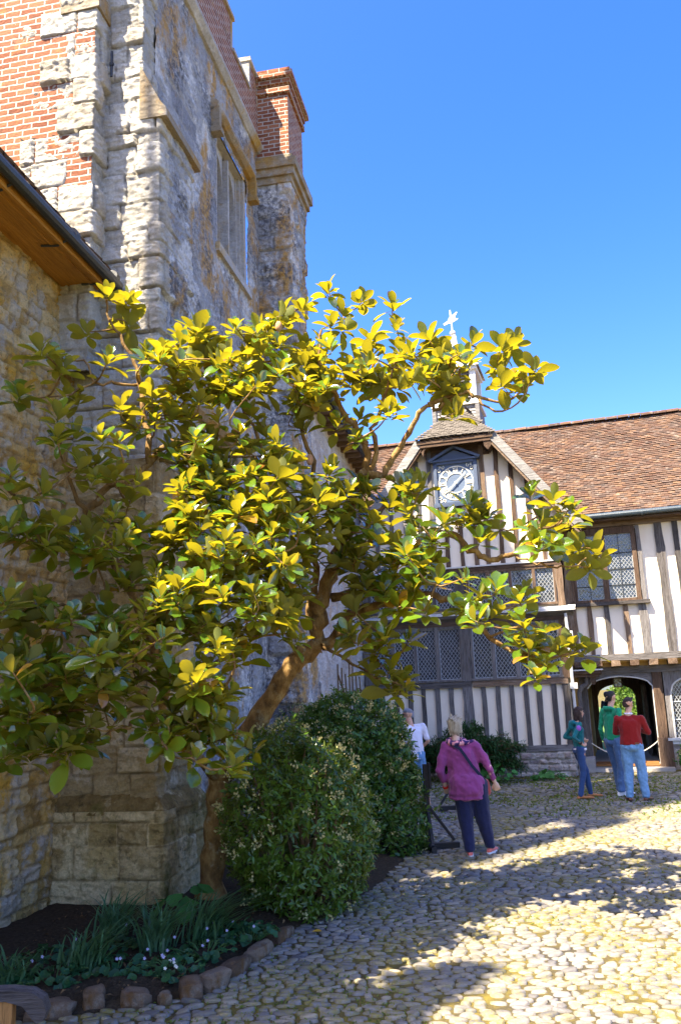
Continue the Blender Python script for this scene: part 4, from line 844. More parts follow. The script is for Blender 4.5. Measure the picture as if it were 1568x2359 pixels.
MAG_RO = [(-0.04,8.04,6.0,1.02),(-0.29,8.05,5.84,0.94),(0.32,8.33,6.02,1.18),(0.62,8.12,5.85,1.14),(0.1,8.06,5.75,1.06),(-0.47,7.6,5.53,0.97),(0.63,7.96,5.54,0.96),(0.93,7.91,5.4,1.18),(1.37,7.93,5.33,1.14),(1.13,7.21,4.91,0.9),(1.56,7.49,5.09,1.1),(1.8,7.99,5.33,1.16),(1.55,7.61,4.9,1.08),(1.62,7.43,4.74,1.07),(1.81,7.32,4.8,0.99),(1.78,7.49,4.78,0.9),(1.81,8.02,4.87,1.07),(1.49,7.3,4.67,0.94),(1.68,7.92,5.25,1.17),(-1.24,7.19,5.25,1.09),(-0.9,7.28,5.29,1.03),(-0.63,7.65,5.39,1.03),(-0.49,7.93,5.69,1.15),(-0.16,7.92,5.22,0.91),(-0.46,7.91,5.15,0.98),(0.21,7.95,5.21,1.06),(0.35,7.64,5.28,1.2),(0.11,8.02,5.56,0.95),(-0.79,7.4,5.22,1.05),(-1.08,7.47,5.13,0.95),(-1.26,6.85,4.8,0.89),(-1.23,7.39,4.68,1.03),(-0.87,7.37,4.83,0.88),(-0.59,7.27,4.69,0.92),(-0.77,7.27,4.62,0.92),(-0.31,7.14,4.65,0.93),(-0.12,7.8,4.96,0.91),(0.31,8.04,5.04,1.11),(0.59,8.29,5.26,1.12),(0.71,7.33,5.0,1.14),(0.43,7.97,4.96,1.2),(0.62,7.72,4.81,1.14),(0.71,7.1,4.66,1.01),(1.01,8.01,5.13,1.15),(1.02,7.56,4.7,1.02),(1.12,7.77,4.64,0.94),(0.45,7.2,4.38,0.94),(0.23,8.26,4.7,0.9),(-0.09,7.83,4.77,1.14),(-0.01,7.75,4.46,1.01),(-0.21,7.52,4.56,1.18),(-0.37,7.55,4.57,1.01),(-1.03,7.05,4.35,0.84),(-1.28,6.96,4.33,0.86),(-0.83,6.98,4.2,0.82),(-0.52,7.0,4.08,0.96),(-0.62,7.05,3.98,0.86),(-0.89,7.96,4.29,1.06),(-0.43,7.2,3.86,1.13),(-0.11,7.29,3.87,0.99),(0.29,7.77,3.83,0.9),(0.68,7.97,3.93,1.03),(1.18,7.57,3.61,1.14),(-1.24,7.18,3.69,0.98),(-0.93,6.99,3.71,0.88),(-2.01,7.01,5.54,0.93),(-1.87,7.2,5.56,0.9),(-2.25,7.25,5.28,0.93),(-1.91,7.37,5.4,1.18),(-1.85,6.54,4.72,0.92),(-2.34,6.63,4.77,1.12),(-2.23,6.02,4.59,1.03),(-2.09,6.2,4.52,0.87),(-2.35,5.98,4.22,1.08),(-2.21,6.85,4.5,0.98),(-2.0,5.82,4.0,0.94),(-2.05,6.38,4.02,1.06),(-1.99,5.77,3.81,0.9),(-1.88,5.97,3.66,0.83),(-1.75,6.0,3.88,0.99),(-1.66,6.65,4.15,1.05),(-1.74,6.53,4.3,1.05),(-1.53,6.73,4.45,1.03),(-1.38,6.88,4.66,0.84),(-1.59,7.14,4.48,0.85),(-1.17,6.92,4.47,0.85),(-1.49,6.85,4.91,1.01),(-1.34,6.96,5.01,1.08),(-1.25,7.4,5.34,1.14),(-1.05,7.16,4.67,0.84),(-0.79,7.36,4.74,1.1),(-1.69,6.19,3.64,0.96),(-1.92,6.53,3.83,1.07),(-1.67,6.17,3.89,0.8),(-2.26,5.71,3.41,1.05),(-2.07,5.77,3.42,0.99),(-2.19,5.5,3.48,0.78),(-1.59,6.29,3.46,0.76),(-2.2,5.48,3.1,1.01),(-2.13,5.68,3.11,0.94),(-2.18,6.12,3.25,1.04),(-2.14,6.15,3.09,0.97),(-2.01,6.6,3.3,1.08),(-1.76,6.09,3.11,0.78),(-1.55,5.78,3.02,0.89),(-1.85,5.94,3.0,0.84),(-1.49,6.21,3.24,0.97),(-1.28,6.67,3.25,0.8),(-1.54,6.23,2.85,0.96),(-1.61,6.15,2.8,0.87),(-2.05,5.17,2.6,0.93),(-2.15,6.04,2.63,0.83),(-2.23,5.87,2.63,0.9),(-1.96,5.72,2.49,0.98),(-1.75,5.46,2.52,0.75),(-1.72,6.09,2.65,0.98),(-1.55,5.81,2.41,0.83),(-1.44,5.86,2.29,0.77),(-1.52,5.22,2.26,0.82),(-1.43,5.56,2.19,0.67),(-1.21,5.75,2.25,0.78),(-1.35,6.24,2.57,0.91),(-1.19,5.94,2.65,0.75),(-1.1,6.11,2.6,0.92),(-1.13,5.85,2.74,0.92),(-1.11,6.68,2.93,0.95),(-0.94,6.1,2.69,0.79),(-0.97,6.08,3.0,0.94),(-0.82,5.96,3.08,0.77),(-0.75,6.83,3.33,1.04),(-0.84,6.56,2.96,0.88),(-0.86,5.77,2.32,0.71),(-1.01,6.12,2.36,0.88),(-0.8,5.94,2.33,0.72),(-0.78,6.38,2.26,0.95),(-0.78,6.31,2.45,0.78),(-0.96,6.41,2.53,0.9),(-0.65,6.29,2.71,0.82),(-0.56,6.31,2.53,0.84),(-0.47,6.44,2.56,1.0),(-0.45,6.78,2.44,0.88),(-0.43,7.1,2.6,0.91),(-0.51,6.72,3.02,1.05),(-0.34,7.09,3.16,1.07),(-0.43,7.05,3.1,1.1),(-0.33,6.64,3.28,0.82),(-0.54,6.47,3.2,0.91),(-0.23,7.16,3.34,1.11),(-0.44,6.83,2.89,0.83),(-1.91,4.93,2.15,0.85),(-2.04,5.51,2.08,0.92),(-1.78,5.48,2.15,0.92),(-1.8,5.66,2.04,0.84),(-2.27,6.39,2.03,1.04),(-2.31,6.02,1.98,0.93),(-1.61,5.54,2.06,0.75),(-1.5,5.57,2.02,0.92),(-2.14,6.15,1.79,1.09),(-2.05,5.48,1.87,0.97),(-1.93,6.04,1.89,0.86),(-1.7,5.78,1.82,0.77),(-2.18,5.69,1.74,0.95),(-2.02,5.62,1.66,0.86),(-1.79,5.53,1.67,0.96),(-2.16,5.51,1.64,0.8),(-1.8,5.75,1.72,1.0),(-1.79,6.4,1.92,0.96),(-1.3,5.76,1.94,0.75),(-1.42,5.93,2.12,0.75),(-1.14,6.1,2.11,0.94),(-1.12,6.42,1.96,0.79),(-0.93,5.8,2.07,0.73),(-0.89,5.94,1.97,0.73),(-1.27,6.61,2.0,0.98),(-1.09,5.83,1.82,0.91),(-0.87,5.83,1.83,0.74),(-0.79,6.05,1.77,0.73),(-0.89,6.14,1.66,0.72),(-1.01,6.01,1.68,0.72),(-1.13,6.12,1.65,0.96),(-0.82,6.06,1.57,0.88),(-0.78,6.85,1.58,1.0),(-0.99,5.65,1.59,0.86),(-0.74,5.64,1.53,0.82),(0.49,7.32,4.44,1.07),(1.09,7.43,4.43,1.03),(0.75,7.49,3.76,1.13),(0.61,7.69,3.82,1.05),(1.23,7.71,3.5,1.17),(1.04,7.67,3.51,0.97),(0.91,7.28,3.41,1.11),(0.72,7.93,3.49,1.0),(0.83,7.41,3.26,0.87),(1.21,7.76,3.48,1.17),(1.53,8.23,3.5,0.94),(1.65,7.58,3.38,0.93),(1.78,7.79,3.73,0.97),(1.81,7.04,3.51,0.98),(1.93,7.0,3.41,0.87),(2.02,7.51,3.38,1.13),(1.91,7.91,3.48,1.18),(1.24,7.54,3.27,1.17),(1.64,7.09,3.12,1.07),(2.18,7.81,3.2,1.08),(2.33,7.72,3.14,1.18),(2.26,7.66,2.99,0.99),(0.81,7.27,2.88,1.03),(1.03,7.1,2.87,0.84),(1.03,7.43,2.65,1.13),(1.18,7.39,2.75,1.06),(1.32,7.32,2.79,1.04),(1.72,8.05,2.84,1.0),(1.36,7.83,2.63,1.17),(1.07,7.05,2.5,1.08),(1.49,7.27,2.69,1.03),(1.48,7.13,2.47,0.99),(1.78,7.74,2.45,0.92),(1.65,7.46,2.32,1.09),(1.52,7.14,2.26,1.01),(1.94,7.45,2.29,0.94),(2.07,7.46,2.25,1.11),(1.85,7.56,2.24,1.16),(0.37,7.68,2.85,1.2),(0.47,7.57,2.68,1.14),(0.62,7.66,2.84,1.16),(0.28,7.75,3.06,1.09),(0.11,7.75,3.23,1.12),(0.07,7.76,3.4,0.9),(0.29,7.6,3.48,1.0),(0.47,7.74,3.67,1.17),(0.2,7.77,3.64,0.99),(0.08,7.28,3.7,0.96),(0.21,7.71,2.92,1.02),(0.08,7.74,2.71,1.2),(0.44,7.73,3.1,0.99),(0.54,7.13,3.11,1.03),(0.82,7.74,3.12,1.03),(0.02,7.37,2.47,0.91),(0.17,8.35,2.68,1.19),(0.35,7.8,2.49,0.98),(0.27,7.76,2.34,1.09),(0.07,7.5,2.39,1.13),(0.34,7.56,2.42,0.96),(0.38,8.08,2.31,1.05),(0.22,7.97,2.17,0.98),(0.39,7.76,2.14,1.18),(0.52,8.01,2.08,0.92),(0.42,8.06,1.99,1.2),(0.52,7.75,1.96,0.96),(1.63,7.59,2.2,1.18),(1.63,7.19,2.15,0.98),(1.52,6.97,2.06,0.84),(1.47,7.34,2.33,1.15),(1.04,7.99,5.31,0.94),(1.18,7.6,4.87,0.92),(1.14,8.15,5.1,1.2),(1.24,7.51,4.96,1.08),(0.98,7.98,5.0,1.18),(1.27,8.06,4.86,0.95),(1.14,7.91,5.18,1.12),(0.98,8.18,5.32,0.95),(-1.03,6.92,3.82,0.85),(-0.84,6.39,3.09,0.96),(-1.02,6.59,3.62,0.98),(-0.3,7.37,3.45,1.08),(-0.53,6.86,3.36,0.99),(-1.14,6.93,3.72,0.91),(-0.71,7.14,3.64,1.0),(-0.42,7.22,3.37,0.86),(-0.97,6.72,3.42,0.79),(-0.58,6.65,3.53,0.99),(-1.07,7.06,3.65,1.06),(-1.04,7.03,3.86,0.98),(-0.33,7.78,3.67,0.85),(-0.88,6.55,3.28,0.82),(-0.78,6.95,3.6,0.89),(-1.1,6.89,3.82,0.87),(-0.97,5.89,2.76,0.78),(-0.44,7.16,2.75,0.84),(-0.63,6.38,2.58,0.86),(-0.51,6.26,3.0,0.72),(-1.14,6.53,2.94,0.79),(-0.77,6.37,2.8,0.79),(-0.57,6.36,2.62,0.95),(-0.37,6.8,2.89,0.9),(-0.86,6.56,2.41,0.77),(-0.8,6.85,3.02,1.03),(-0.95,5.93,2.47,0.79),(-1.07,6.18,2.42,0.92),(-0.49,6.46,2.58,0.85),(-0.86,5.95,2.93,0.7),(-0.77,6.59,2.86,0.91),(-0.36,6.8,2.38,0.75),(-0.73,6.61,2.41,0.95),(-1.11,6.51,2.74,0.96),(-0.91,6.36,2.41,0.95),(-0.51,7.32,3.01,1.1),(-1.08,6.08,3.0,0.74),(-0.75,6.81,2.77,0.93),(-0.7,7.62,4.93,1.01),(-0.61,7.55,5.27,0.86),(-0.52,7.63,5.08,0.94),(-1.15,7.48,4.83,0.84),(-0.28,8.06,5.4,1.08),(-0.78,7.3,4.87,1.03),(-0.84,7.58,4.9,0.91),(-0.66,7.2,5.03,0.95),(-0.75,7.4,4.8,0.87),(-0.27,7.48,4.72,0.96),(-0.96,6.67,4.72,0.82),(-1.1,7.41,5.02,0.9),(-1.03,7.52,4.78,0.92),(-0.38,7.23,4.54,0.84),(-1.36,7.38,4.48,0.82),(-1.46,7.3,4.55,0.97),(-1.19,7.33,5.05,1.09),(-0.93,7.01,4.91,0.85),(-1.33,7.14,4.55,0.81),(-1.46,7.62,5.39,1.07),(-0.76,7.19,4.41,0.89),(-1.05,7.46,4.74,1.05),(-0.75,7.38,4.85,1.09),(-0.9,7.13,4.58,0.89),(-1.23,7.5,5.3,0.91),(-1.27,7.08,4.78,1.03),(0.25,7.35,4.8,1.07),(0.38,8.3,5.04,1.12),(1.13,8.03,4.95,1.06),(0.43,8.06,5.04,1.04),(1.0,7.47,5.0,0.92),(-0.09,7.43,4.75,0.89),(0.1,7.55,4.97,1.1),(0.3,7.37,4.92,0.85),(1.01,8.07,5.38,1.06),(0.83,7.71,5.02,0.88),(0.32,7.64,5.11,1.06),(0.61,8.24,5.13,1.09),(1.05,7.58,4.73,1.06),(0.31,7.84,5.07,1.12),(0.74,7.22,4.73,0.87),(0.66,7.72,5.16,0.85),(1.03,7.52,4.74,0.92),(-0.08,7.75,4.9,1.1),(0.9,7.53,4.89,0.91),(-0.05,7.47,5.14,1.01),(0.15,8.01,4.99,0.86),(0.67,8.01,5.29,1.09),(-2.18,5.75,2.22,0.89),(-1.97,5.4,1.92,0.93),(-2.04,5.58,1.89,0.75),(-2.23,5.92,2.18,0.97),(-1.78,5.71,2.01,0.74),(-2.13,5.67,1.96,0.97),(-1.28,5.98,2.08,0.86),(-1.21,5.86,2.1,0.84),(-1.09,5.83,2.56,0.67),(-1.56,6.0,2.36,0.9),(-1.33,5.54,2.26,0.67),(-1.33,6.21,2.49,0.82),(-1.15,6.04,2.46,0.89),(-1.22,6.16,2.56,0.92),(-1.11,5.29,2.34,0.7),(-1.31,6.13,2.25,0.81),(-1.71,6.34,2.49,0.75),(-1.32,5.7,2.57,0.82),(0.64,7.68,3.26,1.1),(0.48,7.79,3.18,0.97),(0.5,7.74,3.31,0.99),(0.73,7.66,3.06,1.15),(0.8,7.51,3.25,1.06),(0.28,7.92,3.51,0.99),(0.47,8.21,3.44,0.89),(0.28,7.93,2.91,0.94),(0.71,7.42,2.63,1.04),(0.66,7.71,2.91,1.05),(0.59,7.87,2.43,1.13),(0.41,7.89,2.93,0.96),(0.43,7.74,2.78,1.03),(0.1,7.96,2.93,0.9),(-0.08,7.88,3.58,0.97),(-0.19,7.35,3.57,0.89),(0.01,7.56,3.47,0.84),(0.22,7.96,3.95,1.1),(-0.29,7.19,3.52,0.86),(0.29,7.87,3.47,1.07),(0.0,7.82,3.73,0.95),(-0.04,7.58,3.55,0.98),(-1.57,6.19,3.08,0.88),(-1.51,5.82,3.12,0.68),(-1.82,6.55,3.37,0.93),(-1.96,6.47,3.15,1.01),(-2.17,6.15,3.13,0.86),(-0.36,7.49,3.5,0.97),(0.03,7.81,3.6,0.85),(-1.24,6.88,3.84,0.91),(-0.06,7.2,3.55,1.05),(-0.5,7.12,3.99,1.05),(-1.12,6.44,3.99,0.8),(-1.11,7.19,3.93,0.91),(-1.08,7.08,4.12,0.94),(-1.21,6.41,3.4,0.74),(-0.93,7.38,3.66,0.97),(-0.8,7.08,3.51,0.93),(-1.09,7.34,4.0,0.89),(-0.48,6.7,3.73,0.97),(-0.41,7.23,3.99,0.99),(-0.4,6.83,3.42,0.96),(-0.98,7.14,3.96,0.96),(-0.86,6.64,3.44,0.89),(-0.56,7.03,3.41,1.04),(-0.79,6.74,3.75,0.9),(-0.8,6.5,3.4,0.95),(-0.28,7.53,3.69,1.12),(-1.12,6.74,4.02,0.88),(-1.17,6.66,3.89,0.84),(-0.86,6.62,3.37,0.75),(-0.7,7.12,3.83,0.89),(-0.93,7.07,3.76,0.94),(-0.72,6.72,3.75,0.77),(-0.46,6.95,3.83,1.01),(-1.19,6.54,3.65,0.94),(-0.51,7.47,3.83,1.1),(-1.0,6.22,3.26,0.71),(-1.4,6.85,4.02,0.9),(-1.09,6.9,3.55,1.01),(-0.44,7.43,3.54,1.07),(-0.01,7.76,5.5,0.98),(-0.15,7.68,4.98,0.9),(-0.7,7.68,5.47,0.87),(-0.69,7.16,5.19,1.08),(-0.8,7.58,5.07,1.04),(-0.52,7.41,4.94,0.95),(-0.63,6.57,4.46,0.88),(0.08,7.84,5.08,0.86),(-0.8,7.03,4.58,1.01),(-0.48,7.08,4.77,0.96),(-0.83,7.8,5.19,1.09),(-0.78,7.4,5.11,0.96),(-0.31,7.22,4.72,0.95),(-0.21,7.75,5.11,0.96),(-1.13,5.84,2.61,0.71),(-0.63,7.13,3.3,0.9),(-1.11,6.14,2.63,0.73),(-0.79,6.35,2.98,0.74),(-1.27,5.8,2.71,0.65),(-1.01,6.12,3.19,0.81),(-1.25,6.19,3.14,0.88),(-1.32,6.23,3.12,0.88),(-1.26,6.42,3.13,0.92),(-0.65,6.05,2.54,0.68),(-1.11,6.23,2.97,0.78),(-0.71,7.36,3.49,0.94),(-0.82,5.77,2.65,0.7),(-1.19,6.51,3.23,0.76),(-1.05,6.42,2.77,0.82),(-0.62,6.96,3.03,0.99),(-1.25,6.23,2.63,0.84),(-1.01,6.44,2.94,0.87),(-1.1,5.95,2.77,0.83),(-1.22,6.4,2.75,0.92),(-0.59,6.7,3.35,0.78),(-1.05,6.35,2.73,0.73),(-0.81,6.88,2.73,0.81),(-0.83,6.4,2.89,0.77),(-0.82,6.95,3.18,0.87),(-1.2,5.55,2.62,0.64),(-1.2,5.99,1.88,0.75),(-1.01,6.37,2.2,0.78),(-1.22,5.94,2.17,0.8),(-0.85,5.81,2.25,0.7),(-1.05,6.33,2.12,0.94),(-0.97,6.13,1.96,0.91),(-1.01,5.65,2.11,0.81),(-1.04,6.31,1.91,0.86),(0.62,7.91,3.76,0.94),(-0.18,7.14,3.23,0.85),(0.09,7.89,3.41,0.86),(0.07,8.04,3.19,0.92),(-0.01,7.38,3.66,0.87),(0.64,7.44,3.75,0.85),(-0.24,7.74,3.19,0.91),(0.03,8.02,3.83,1.1),(0.09,7.72,3.05,0.99),(0.32,7.45,3.29,1.11),(-0.07,8.09,3.78,1.04),(0.24,7.81,3.85,0.91),(0.61,7.48,3.54,0.87),(-0.25,7.21,3.68,1.0),(-0.05,7.25,3.32,0.84),(0.16,7.61,3.18,1.04),(0.23,7.95,3.33,1.01),(-0.19,6.91,3.56,0.95),(-0.7,6.59,3.07,0.83),(-1.0,6.12,2.75,0.91),(-1.13,6.15,3.32,0.92),(-1.5,6.65,3.22,0.86),(-0.41,6.16,2.88,0.86),(-0.47,7.08,2.79,1.06),(-0.65,6.07,2.7,0.9),(-0.39,6.86,2.67,0.94),(-0.86,6.02,3.01,0.82),(-0.59,7.06,2.93,0.8),(-1.05,6.97,3.25,0.87),(-0.87,6.25,2.63,0.82),(-0.64,6.28,3.09,0.74),(-0.72,6.68,2.72,1.0),(-0.95,6.98,2.98,1.01),(-0.91,6.69,3.4,0.96),(-1.3,5.95,2.77,0.81),(-0.98,7.03,3.12,0.86),(-0.33,7.26,3.06,0.8),(-1.28,6.31,3.16,0.95),(-1.35,6.35,2.99,0.77),(-1.24,6.31,3.4,0.84),(-1.95,5.79,3.2,0.9),(-2.19,5.79,3.2,0.99),(-1.87,5.87,3.05,0.81),(-2.04,6.37,3.07,0.91),(-2.0,5.73,3.04,0.72),(-1.85,6.12,3.17,0.96),(-2.22,5.83,2.55,0.98),(-2.21,5.5,2.57,0.95),(-2.06,5.77,2.66,0.98),(-2.18,5.97,2.58,0.9),(-1.77,6.25,2.23,0.91),(-1.34,5.65,2.45,0.69),(-1.43,5.81,2.31,0.74),(-1.72,5.47,2.27,0.88),(-1.62,5.93,2.49,0.73),(-1.51,5.64,2.39,0.83),(-1.91,5.87,2.22,0.73),(-1.78,6.17,2.43,0.98),(-1.96,6.35,2.63,0.9),(-1.78,5.46,1.71,0.79),(-1.99,5.91,1.94,0.84),(-2.31,5.92,1.93,1.01),(-1.52,5.45,2.09,0.86),(-2.23,6.25,2.09,1.05),(-2.15,6.01,1.82,0.85),(-1.87,5.83,2.13,0.85),(-1.88,5.9,1.93,0.88),(-1.55,5.43,2.08,0.68),(-2.25,6.25,2.1,1.07),(-1.9,5.54,1.72,0.94),(-1.7,5.84,1.7,0.77),(-2.09,5.76,1.89,0.9),(-1.62,5.96,2.02,0.89),(-1.18,5.96,1.8,0.8),(-1.31,5.73,1.8,0.65),(-0.98,5.95,1.96,0.69),(-1.17,5.67,1.8,0.65),(-1.25,5.98,1.77,0.75),(-1.21,5.67,1.68,0.85),(-1.04,6.02,2.02,0.78),(-1.22,5.97,1.65,0.69),(-0.95,6.06,1.82,0.74),(-1.02,5.71,2.02,0.85),(-1.02,6.21,1.78,0.69),(-1.05,5.95,1.79,0.88),(-0.92,5.98,1.7,0.9),(0.16,8.12,5.11,1.03),(-1.59,6.82,4.85,0.97),(-0.93,6.55,2.41,0.88),(-0.55,6.82,3.53,0.98),(0.18,7.59,4.28,0.86),(-1.39,7.11,4.63,1.0),(-1.28,6.76,3.4,1.02),(-1.17,6.81,4.04,0.79),(-1.33,6.74,3.89,0.8),(-1.47,6.65,4.75,0.82),(-0.72,8.01,5.53,0.91),(-1.42,6.31,2.81,0.71),(-0.29,7.97,5.32,0.95),(-1.09,5.99,2.73,0.76),(-0.65,7.28,4.26,0.88),(-0.34,7.29,2.86,1.03),(-1.15,7.22,4.21,0.96),(-1.34,6.0,2.84,0.77),(-1.22,6.75,3.71,0.84),(-0.89,7.31,4.22,0.85),(-0.14,7.27,3.64,0.83),(-1.15,7.18,4.15,0.93),(-0.07,7.34,3.9,1.04),(-1.04,6.73,3.18,0.84),(-1.7,7.27,5.02,0.86),(-0.62,6.75,3.02,0.87),(-0.33,7.65,4.42,1.01),(-1.32,7.3,4.18,1.07),(-1.42,6.45,2.72,0.85),(-1.48,7.19,4.39,0.9),(-0.55,6.74,2.88,0.9),(-0.23,7.45,4.68,1.06),(-1.08,6.2,3.29,0.9),(-1.38,6.85,4.32,1.02),(-0.5,6.57,2.59,0.88),(-0.25,7.66,3.79,0.86),(-0.81,6.61,2.92,0.83),(-0.01,7.67,3.14,1.03),(-1.22,6.3,3.55,0.82),(-1.33,6.27,2.8,0.8),(-1.2,6.39,3.27,0.85),(-1.39,6.02,2.54,0.8),(-1.03,6.1,2.49,0.85),(-1.5,6.71,4.23,0.89),(-1.8,6.12,2.97,0.87),(-2.22,5.67,3.08,0.86),(-1.78,5.96,3.54,0.71),(-1.78,6.05,2.95,0.91),(-1.5,6.15,3.56,0.8),(-1.61,5.93,3.29,0.7),(-1.74,5.8,2.99,0.72),(-1.53,6.36,2.98,0.7),(-1.76,5.77,2.17,0.88),(-1.95,5.95,2.53,0.75),(-2.01,5.45,2.23,0.87),(-2.04,5.94,2.28,0.95),(-2.4,6.0,2.37,1.08),(-1.64,5.91,2.54,0.92),(-2.17,5.77,2.31,0.82),(-1.87,5.85,2.14,0.76),(-2.05,6.17,2.21,0.97),(-1.79,6.33,2.56,0.9),(-2.22,5.81,2.56,0.91),(-2.17,5.58,2.25,0.91),(-2.11,5.5,2.2,0.74),(-1.52,5.49,2.28,0.73),(-2.18,5.85,1.77,0.93),(-2.14,6.39,1.92,0.88),(-1.78,5.66,1.71,0.87),(-1.43,5.65,2.03,0.77),(-1.53,5.8,1.85,0.84),(-1.87,6.08,2.1,0.76),(-1.01,7.16,4.94,0.86),(-0.65,7.51,4.9,0.94),(-0.79,7.06,4.79,0.77),(-1.15,7.69,5.15,0.88),(-1.3,6.75,4.74,0.98),(-0.98,7.08,4.66,1.03),(-0.12,8.34,5.59,0.9),(-1.38,7.27,4.88,1.0),(-0.53,7.74,5.5,1.0),(-0.51,7.51,5.21,0.93),(-0.3,7.7,5.06,1.08),(-1.21,7.33,5.18,1.0),(1.71,7.18,3.29,0.97),(1.34,7.57,3.53,0.96),(1.26,7.59,3.5,0.94),(1.89,7.48,3.21,0.86),(1.85,7.38,3.19,0.95),(-1.06,5.92,1.82,0.67),(-0.98,6.03,2.03,0.87),(-0.79,6.03,2.01,0.84),(-0.87,6.28,1.95,0.77)]
# ================================================================ the magnolia
MAT['magleaf'] = leafmat('magnolia_leaf', (.075, .150, .013), (.16, .17, .03), .15, .36, (.47, .385, .011), .55, .7, .65)
def _bark():
    s = M('magnolia_bark', .9, .2); n1 = s.noise(9, 7, s.co((1, 1, .5)), .7)
    c = s.ramp(n1, [(.3, (.07, .04, .018)), (.5, (.24, .14, .05)), (.7, (.44, .31, .13))]); c = s.mix(s.ramp(s.noise(6, 5, rough=.7), [(.56, 0), (.66, .7)]), c, (.34, .31, .20))
    s.col(c); s.bump(s.math('ADD', s.noise(26, 6, s.co((1, 1, .5))), n1), .02); return s.m
MAT['bark'] = _bark()
MAT['twig'] = plain('twig', (.16, .10, .05), .85, .35, 14)
RM = random.Random(5); NR = np.random.RandomState(5)
def smooth_line(P, k=3):
    P = [np.array(p, float) for p in P]; o = []
    for i in range(len(P) - 1):
        p0 = P[max(i - 1, 0)]; p1 = P[i]; p2 = P[i + 1]; p3 = P[min(i + 2, len(P) - 1)]
        for j in range(k):
            t = j / k; o.append(.5 * ((2 * p1) + (-p0 + p2) * t + (2 * p0 - 5 * p1 + 4 * p2 - p3) * t * t + (-p0 + 3 * p1 - 3 * p2 + p3) * t ** 3))
    o.append(P[-1]); return o
def leaf_verts(L, W, curl, fold):
    """obovate leaf along +x, blade up +z: stations x left/mid/right"""
    st = ((0, .04), (.12, .30), (.32, .72), (.55, 1.0), (.76, .92), (.91, .56), (1.0, .03)); V = []
    for t, w in st:
        x = L * t; z = curl * (-(t * t)) * L; hw = W * w / 2
        V += [(x, -hw, z + fold * hw), (x, 0, z), (x, hw, z + fold * hw)]
    F = []
    for i in range(len(st) - 1):
        o = i * 3; F += [(o, o + 3, o + 4, o + 1), (o + 1, o + 4, o + 5, o + 2)]
    return np.array(V), F
def place_leaves(name, items, mat, parent):
    """items: (pos, axis dir, up dir, L, W, curl, fold)"""
    V = []; F = []; n = 0
    for p, d, u, L, W, c, f in items:
        lv, lf = leaf_verts(L, W, c, f); d = vnorm(d); s = np.cross(u, d); s = vnorm(s); u2 = np.cross(d, s)
        V.append(np.array(p) + lv[:, :1] * d + lv[:, 1:2] * s + lv[:, 2:] * u2); F += [tuple(n + i for i in q) for q in lf]; n += len(lv)
    me = bpy.data.meshes.new(name); me.from_pydata(np.concatenate(V).tolist(), [], F); me.update(); return link(name, me, mat, parent, True)
